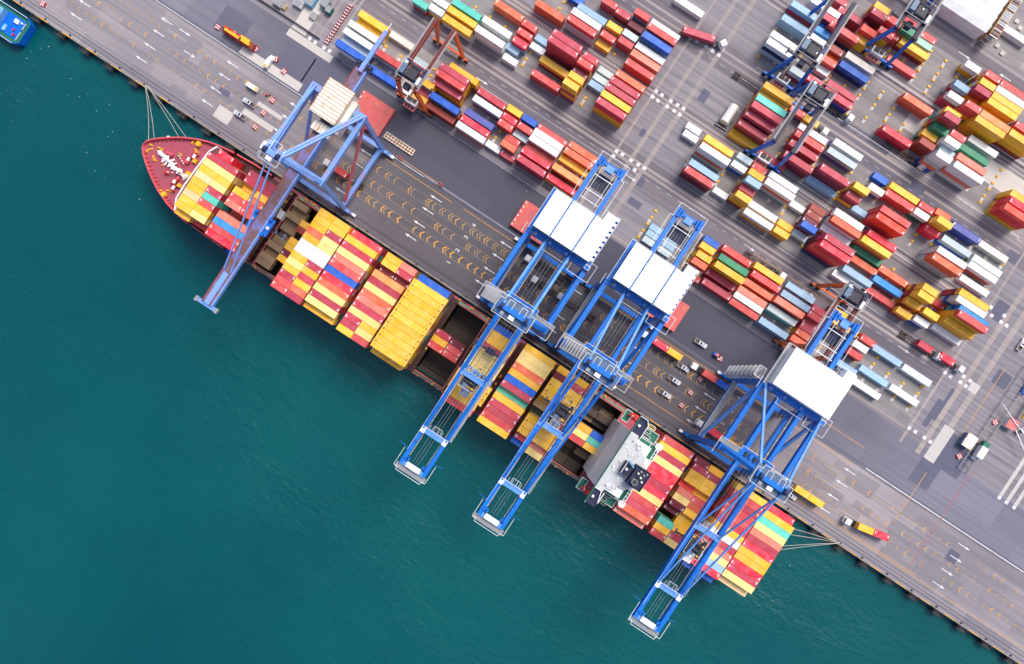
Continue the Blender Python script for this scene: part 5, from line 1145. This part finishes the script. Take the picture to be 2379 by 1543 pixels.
# red and white barriers
bb = MB()
for k in range(5): bb.prism([(-1.25+.5*k, -.28), (-.75+.5*k, -.28), (-.75+.5*k, .28), (-1.25+.5*k, .28)], 0, .75 - .002*(k % 2), k % 2)
BAR = bb.mesh('striped_barrier', [M['red'], M['white']])
nb = 0
def barrier(u, v, rz, lab):
    o = bpy.data.objects.new('striped_barrier', BAR); COL.objects.link(o); o.location = (u, v, .02); o.rotation_euler = (0, 0, R(rz)); o.scale = (.8, .8, .8); tag(o, lab, 'barrier', 'red and white barriers')
for u, v, rz, where in ((-216.1, 5.9, 10, 'on the quay beside the tug'), (-156.1, 35.0, 90, 'ahead of the yellow mobile crane'), (-139.6, 36.0, 70, 'behind the yellow mobile crane'), (-131.2, 36.9, 20, 'beyond the van on the cream strip'), (-126.0, 34.8, 80, 'at the end of the cream concrete strip'),
                        (-123.6, 23.3, 80, 'beside the red motorcycle'), (-123.8, 17.5, 80, 'behind the pickup with the striped bed'), (-123.5, 11.3, 80, 'behind the pickup nearest the bow ropes'), (71.0, 34.9, 100, 'beside the blue and pink forklift'),
                        (69.1, 24.4, 80, 'behind the fourth-lane pickup'), (68.8, 18.1, 80, 'behind the third-lane pickup'), (68.7, 12.2, 80, 'behind the first-lane pickup'), (166.8, 53.8, 60, 'in the bottom corner yard, below the cream shed'), (168.5, 62.0, 60, 'next to the cream shed'), (171.0, 72.0, 55, 'by the steel gangway near the white truck')):
    a = R(rz)
    for k in range(3):
        barrier(u - math.sin(a)*.62*(k-1), v + math.cos(a)*.62*(k-1), rz, 'red and white barrier %s, %s of three' % (where, ('first', 'middle', 'last')[k]))

# ------------------------------------------------------------------ things on the ground
def hatch(u0, u1, v0, v1, z, lab):
    h = empty('hatch_cover', ((u0+u1)/2, (v0+v1)/2, 0), lab, 'hatch cover', 'ship hatch covers laid on the quay'); o = ((u0+u1)/2, (v0+v1)/2, 0)
    m = MB(o)
    for k in range(2): m.box(u0+.05*k, u1-.05*k, v0+.05*k, v1-.05*k, .15+.95*k, .95+.95*k)
    for k in range(9): m.box(u1, u1+.08, v0+.6+(v1-v0-1.2)*k/8-.12, v0+.6+(v1-v0-1.2)*k/8+.12, .2, 1.8)
    m.build('panel', M['hatchred'], h)
    m = MB(o)
    for a in range(3):
        for b in range(2):
            x, y = u0+1.6+(u1-u0-3.2)*a/2, v0+1.8+(v1-v0-3.6)*b
            for k in range(12): t0, t1 = k*math.pi/6, (k+1)*math.pi/6; m.beam((x+.42*math.cos(t0), y+.42*math.sin(t0), 1.93), (x+.42*math.cos(t1), y+.42*math.sin(t1), 1.93), .1, .05)
    m.build('lifting_socket_ring', M['yellow'], h)
    m = MB(o)
    for k in range(6): m.box(u0+.3, u0+1.0, v0+.8+(v1-v0-1.6)*k/5-.16, v0+.8+(v1-v0-1.6)*k/5+.16, 1.9, 1.925)
    m.build('panel_marking', M['mark'], h)
hatch(-96.6, -82.4, 33.4, 45.4, 2, 'red hatch cover lying behind the old faded-blue crane')
hatch(-22.9, -9.0, 33.2, 44.4, 2, 'red hatch cover under the rear of the first twin crane')
hatch(36.9, 50.6, 33.4, 44.8, 2, 'red hatch cover sticking out beside the second twin crane')
lf = MB((-74.6, 35.9, 0))
for y in (34.8, 35.9, 37.0): lf.box(-81, -68.2, y-.12, y+.12, .15, .75, 0)
for k in range(11): lf.box(-81+1.26*k, -80.8+1.26*k, 34.9, 36.9, .2, .7, 0)
lf.box(-80.9, -68.3, 34.9, 36.9, .1, .2, 1)
tag(lf.build('lifting_frame_lattice', [M['cream'], M['creamseam']]), 'long white and rusty lattice frame lying on the dark asphalt', 'frame')
for u, v, k in ((-53.2, 31.6, 0), (-71.4, 31.6, 1)):
    m = MB((u, v, 0)); m.box(u-1, u+1, v-.5, v-.4, 0, .7).box(u-1, u+1, v+.4, v+.5, 0, .7).box(u-1, u-.9, v-.4, v+.4, 0, .7).box(u+.9, u+1, v-.4, v+.4, 0, .7).box(u-.1, u+.1, v-.4, v+.4, 0, .6)
    tag(m.build('cable_pit_frame', M['pinkred']), ('pale pink steel cable frame by the land crane rail, nearer the white-roofed cranes', 'pale pink steel cable frame by the land rail, nearer the old crane')[k], 'frame', 'cable frames')
tk = empty('storage_tank', (23, 113, 0), 'white cylindrical tank lying beside the cross road', 'tank')
MB((23, 113, 0)).tube((23.1, 109.4, 1.9), (23.1, 116.8, 1.9), 1.75, 28).build('shell', M['tank'], tk)
MB((23, 113, 0)).box(21.3, 24.9, 110.2, 110.6, 0, 1.0).box(21.3, 24.9, 115.2, 115.6, 0, 1.0).build('saddle', M['grey'], tk)
m = MB((23, 113, 0)); m.box(20.6, 25.6, 107.6, 108.9, .3, .5, 0); m.path([(20.6, 107.6, 1.5), (25.6, 107.6, 1.5), (25.6, 108.9, 1.5)], .08, .08, 1); m.build('service_platform', [M['chassis'], M['rail']], tk)
for u, v, k in ((14.9, 101.0, 0), (15.5, 98.0, 1)):
    container('S', u, v, 0, 'F', ('white fan-topped container beside the cross road, inland one of two', 'white fan-topped container beside the cross road, seaward one of two')[k], 'fan-topped containers by the cross road')

def chassis(u0, u1, v, lab):
    m = MB(((u0+u1)/2, v, 0))
    for y in (-.55, .55): m.box(u0, u1, v+y-.1, v+y+.1, .9, 1.25)
    x = u0
    while x < u1: m.box(x, x+.2, v-1.2, v+1.2, .95, 1.27); x += 1.55
    for x in (u0+1, u0+2.3):
        for y in (-.95, .95): m.tube((x, v+y-.15, .5), (x, v+y+.15, .5), .5, 12)
    for y in (-.8, .8): m.box(u1-3, u1-2.8, v+y-.08, v+y+.08, 0, .95)
    tag(m.build('trailer_chassis', M['chassis']), lab, 'trailer', 'trailers parked without a truck')
chassis(16.0, 29.6, 127.4, 'bare rusty trailer parked inland of the white tank')

# yellow corner pads where no container stands
pad = MB(); pad.tube((0, 0, 0), (0, 0, .35), .66, 9, 0, .52).tube((0, 0, .35), (0, 0, .55), .25, 8, 0)
PADM = pad.mesh('corner_pad', M['yellow'])
occ = [(float(u), float(v), HL[t]) for b, u, v, t, cs in yard]
npad = 0
for b, ua, ub, u0, v0, nv in (('A1', -113, -8, -112.6, 55.1, 5), ('A2', 20, 142, 20.2, 56.4, 5), ('B1', -100, -8, -112.6, 86.2, 5), ('B2', 20, 142, 20.2, 87.5, 5), ('C1', -60, -8, -112.6, 109.0, 5), ('C2', 40, 142, 20.2, 109.0, 6), ('D2', 20, 122, 20.2, 138.3, 6), ('E2', 45, 112, 20.2, 161.2, 6)):
    k = 0
    while u0 + 6.7*k < ub:
        u = u0 + 6.7*k; k += 1
        if u < ua: continue
        for r in range(nv):
            v = v0 + 2.92*r
            if any(abs(u-a) < h+.2 and abs(v-y) < 1.75 for a, y, h in occ): continue
            if npad >= 290 or (r % 2 == 0 and crng.random() < .25): continue
            o = bpy.data.objects.new('corner_pad', PADM); COL.objects.link(o); o.location = (u, v, .01); npad += 1
            tag(o, 'yellow steel corner pad standing on an empty container slot', 'corner pad', 'yellow corner pads on empty slots')
pp = MB()
for b, u0, v0, ua, ub, nv in (('a', 20.2, 57.9, 20, 142, 4), ('b', 20.2, 89.0, 20, 142, 4), ('c', 20.2, 110.5, 40, 142, 5), ('d', 20.2, 139.8, 20, 140, 5), ('e', 20.2, 162.6, 45, 120, 5), ('f', -112.6, 56.6, -113, -8, 4), ('g', -112.6, 87.7, -100, -8, 4)):
    k = 0
    while u0 + 6.7*k < ub:
        u = u0 + 6.7*k; k += 1
        if u < ua: continue
        for r in range(0, nv, 2): pp.rect(u-.55, u+.55, v0+2.92*r-.75, v0+2.92*r+.75, .0112)
tag(pp.build('slot_plinth_paving', M['concrete']), kind='structure')

# rail fences along the gantry runways
for ua, ub, v in ((46, 140, 104.3), (58, 140, 158.6), (58, 140, 134.9)):
    m = MB((ua, v, 0))
    m.box(ua, ub, v-.05, v+.05, .95, 1.05); m.box(ua, ub, v-.04, v+.04, .5, .58); x = ua
    while x < ub: m.box(x-.06, x+.06, v-.06, v+.06, 0, 1.0); x += 3.0
    tag(m.build('guard_rail', M['rail']), {104.3: 'long low white guard rail between the second and third blocks', 158.6: 'long low white guard rail between the fourth and fifth blocks', 134.9: 'long low white guard rail between third and fourth blocks'}[v], 'guard rail')

# white covered stack with racks at the top corner
wt = empty('warehouse', (74, 194, 0), 'white covered storage hall with stepped ridged roof at the top of the yard', 'warehouse')
WO = (74, 194, 0)
m = MB(WO); m.box(62, 85, 188.4, 206, 0, 6.3); m.build('wall', M['shed'], wt)
m = MB(WO)
for k in range(5):
    y0 = 188.2+3.6*k; m._add([(61.8, y0, 6.3), (85.2, y0, 6.3), (85.2, y0+2.6, 7.5), (61.8, y0+2.6, 7.5), (85.2, y0+3.56, 6.5), (61.8, y0+3.56, 6.5)], [(0, 1, 2, 3), (3, 2, 4, 5), (1, 4, 2), (0, 3, 5), (0, 5, 4, 1)], 0)
m.build('roof', M['shed'], wt)
for u0, lab in ((86.2, 'rusty steel rack tower between the white hall and a white container'), (57.0, 'rusty steel rack tower on the gantry side of the white hall')):
    m = MB((u0+1.5, 197, 0)); rk = random.Random(int(u0))
    for x in (u0, u0+1.6, u0+3.2):
        v = 187.6
        while v < 206: m.box(x-.08, x+.08, v-.08, v+.08, 0, 7.4, rk.choice((0, 0, 1))); v += 1.5
    for z in (2.4, 4.9, 7.3):
        for x in (u0, u0+3.2): m.box(x-.1, x+.1, 187.6, 206, z, z+.18, 2)
        v = 187.6
        while v < 206: m.box(u0, u0+3.2, v-.14, v+.14, z+.2, z+.32, rk.choice((0, 1, 3))); v += .75
        m.box(u0+.3, u0+2.9, 187.8, 205.8, z, z+.06, 4)
    tag(m.build('rack_lattice', [M['rack'], M['rustred'], M['yellow'], M['white'], M['grey']]), lab, 'rack', 'steel racks beside the white hall')
pl = MB(); pl.box(-.85, .85, -.75, .75, 0, .5); PLM = pl.mesh('concrete_block', M['concrete'])
for k, (u, v) in enumerate(((90.2, 192.2), (93.4, 191.2), (96.6, 189.8), (94.5, 203), (97, 201.5), (99.5, 204))):
    o = bpy.data.objects.new('concrete_block', PLM); COL.objects.link(o); o.location = (u, v, .01)
    tag(o, 'squat cream concrete block on the ground near the white hall', 'concrete block', 'concrete blocks near the white hall')

# repair yard at the lower right edge
def simple(name, lab, cat, parts, org, group=None):
    root = empty(name, org, lab, cat, group)
    for pn, boxes, mats in parts:
        m = MB(org)
        for b in boxes:
            if len(b) == 4 and b[0] == 'p': m.path(b[1], b[2], b[2], b[3])
            else: m.box(*b)
        m.build(pn, mats, root)
simple('roadside_shed', 'small cream-roofed shed beside red and white barriers at the edge', 'shed', (('wall', [(163.6, 167.4, 57.6, 62.6, 0, 2.6)], M['greyblue']), ('roof', [(163.4, 167.6, 57.4, 62.8, 2.6, 2.85)], M['cream'])), (165.5, 60, 0))
simple('box_truck', 'white box truck with green cab in the repair yard at the edge', 'truck', (('cargo_box', [(170.2, 172.8, 56.8, 61.4, .9, 3.2)], M['white']), ('cab', [(170.3, 172.7, 61.5, 63.4, .7, 2.7)], M['deckgreen']), ('tail_lift', [(170.4, 172.6, 55.6, 56.7, .8, 1.0)], M['rail'])), (171.5, 60, 0))
m = MB((172, 74, 0))
for x in (168.6, 172.6): m.box(x-.12, x+.12, 50, 96, 1.0, 1.2)
for k in range(16): m.box(168.6, 172.6, 50+3*k-.06, 50+3*k+.06, 1.0, 1.15)
for x in (168.6, 172.6):
    for k in range(9): m.box(x-.1, x+.1, 50+5.7*k-.1, 50+5.7*k+.1, 0, 1.0)
tag(m.build('steel_gangway_frame', M['grey']), 'long steel gangway frame lying in the repair yard at the edge', 'gangway')
simple('crawler_crane', 'orange and yellow crawler crane standing at the edge of the yard', 'crawler crane', (('body', [(172.2, 175.6, 92.5, 100.5, .9, 3.4, 0), (172.4, 175.4, 95.8, 96.0, 3.4, 3.55, 1)], [M['orange'], M['dark']]), ('boom_lattice', [(176.6, 178.0, 78, 93, 2.6, 3.6)], M['yellow']), ('track', [(171.8, 172.8, 91.6, 101, 0, .9), (175, 176, 91.6, 101, 0, .9)], M['black']), ('hydraulic_pack', [(172.6, 174.2, 86.5, 91.6, .2, 1.6)], M['boatblue'])), (174, 96, 0))
simple('site_cabin', 'small rusty white cabin with crossed poles in the repair yard', 'cabin', (('wall', [(173.6, 177.2, 72.4, 76.2, 0, 2.5)], M['tank']), ('roof', [(173.4, 177.4, 72.2, 76.4, 2.5, 2.7)], M['pinkred']), ('pole', [('p', [(168, 78.5, 3), (176, 75, 3), (184, 72.6, 3)], .22, 0), ('p', [(177, 73, 3.2), (186, 67, 3.2)], .3, 0)], M['rail'])), (175, 74, 0))
pickup(181.0, 75.2, 60, 'silver pickup parked beside the rusty cabin at the edge')

# work yard at the top left edge
wy = random.Random(9)
k_ = 0
for nm, cat, mat, u, v, a, b, h, lab in (('generator_set', 'generator', 'boatpale', -131.5, 63, 3.2, 5.4, 2.2, 'pale blue generator in the work yard at the top edge'), ('tool_shed', 'shed', 'grey', -126.6, 64.4, 3.0, 3.2, 2.4, 'grey tool shed in the work yard at the top edge'),
                           ('tool_shed', 'shed', 'deckgreen', -124.0, 63.2, 2.4, 2.6, 2.2, 'dark green tool shed next to the striped barrier row'), ('material_pallet', 'pallet', 'cream', -128.2, 58.4, 2.4, 2.8, 1.1, 'tan pallet of materials in the work yard'), ('equipment_trailer', 'trailer', 'white', -135.2, 59.0, 3.6, 2.6, 1.8, 'white equipment trailer in the work yard'),
                           ('equipment_trailer', 'trailer', 'silver', -141.8, 55.2, 3.4, 3.0, 2.0, 'silver equipment trailer near the top edge'), ('material_pallet', 'pallet', 'yellow', -139.2, 55.0, 1.6, 1.8, .9, 'yellow pallet near the silver trailer at the top edge')):
    simple(nm, lab, cat, (('body', [(u-a/2, u+a/2, v-b/2, v+b/2, .3, h)], M[mat]), ('lid', [(u-a/2+.15, u+a/2-.15, v-b/2+.15, v+b/2-.15, h, h+.12)], M['grey']), ('skid', [(u-a/2+.1, u-a/2+.4, v-b/2, v+b/2, 0, .3), (u+a/2-.4, u+a/2-.1, v-b/2, v+b/2, 0, .3)], M['chassis'])), (u, v, 0))
m = MB((-138, 54, 0)); m.box(-170, -121.5, 52.4, 52.6, 0, 1.3); tag(m.build('low_wall', M['concretewall']), 'low concrete wall edging the work yard at the top', 'wall')
for k in range(15):
    barrier(-118.7 - .0*k, 52.6 + 1.2*k, 0, 'red and white barrier in the slanting row beside the work yard, %s from the road' % ('first' if k == 0 else order(k)))

# small floats and foam
fo = MB(); q = random.Random(12)
for k in range(34):
    u, v = (q.uniform(-215, -140), q.uniform(-38, -6)) if k < 26 else (q.uniform(120, 215), q.uniform(-40, -8))
    a = q.uniform(.05, .15); fo.sheet([(u-a, v-a*.6), (u+a*.8, v-a), (u+a, v+a*.7), (u-a*.6, v+a)], -3.06 - .0003*k)
tag(fo.build('foam', M['white']), kind='stuff')
by = MB((-150.8, -10.2, -3.2)); by.tube((-150.8, -10.2, -3.4), (-150.8, -10.2, -2.7), .75, 12, 0, .6).tube((-150.8, -10.2, -2.7), (-150.8, -10.2, -2.4), .25, 8)
tag(by.build('mooring_buoy', M['white']), 'white mooring buoy floating between the bow ropes and the quay', 'buoy')

mass()

# ------------------------------------------------------------------ light and camera
w = bpy.data.worlds.new('World'); sc.world = w; w.use_nodes = True
nt = w.node_tree; sky = nt.nodes.new('ShaderNodeTexSky'); sky.sky_type = 'NISHITA'; sky.sun_disc = False
ELEV, AZ = R(56), R(12)
sky.sun_elevation = ELEV; sky.sun_rotation = AZ; sky.air_density = 1.0; sky.dust_density = 4.0; sky.ozone_density = 1.0
bg = nt.nodes['Background']; nt.links.new(sky.outputs[0], bg.inputs[0]); bg.inputs[1].default_value = .115
sd = bpy.data.lights.new('sun', 'SUN'); sd.energy = 1.5; sd.angle = R(26); sd.color = (1, .95, .88)
so = bpy.data.objects.new('sun', sd); COL.objects.link(so)
d = Vector((math.sin(AZ)*math.cos(ELEV), math.cos(AZ)*math.cos(ELEV), math.sin(ELEV)))
so.rotation_euler = d.to_track_quat('Z', 'Y').to_euler(); so.location = (0, 0, 300)
vs_ = sc.view_settings; vs_.view_transform = 'Standard'; vs_.look = 'None'; vs_.gamma = 1; vs_.exposure = EXPOSURE
cd = bpy.data.cameras.new('camera'); co = bpy.data.objects.new('camera', cd); COL.objects.link(co); sc.camera = co
co.location = (0, 0, 250); co.rotation_euler = (0, 0, R(33.4)); cd.sensor_width = 36; cd.lens = 36*1536/2379
cd.clip_end = 5000; cd.clip_start = 1
sc.cycles.max_bounces = 6
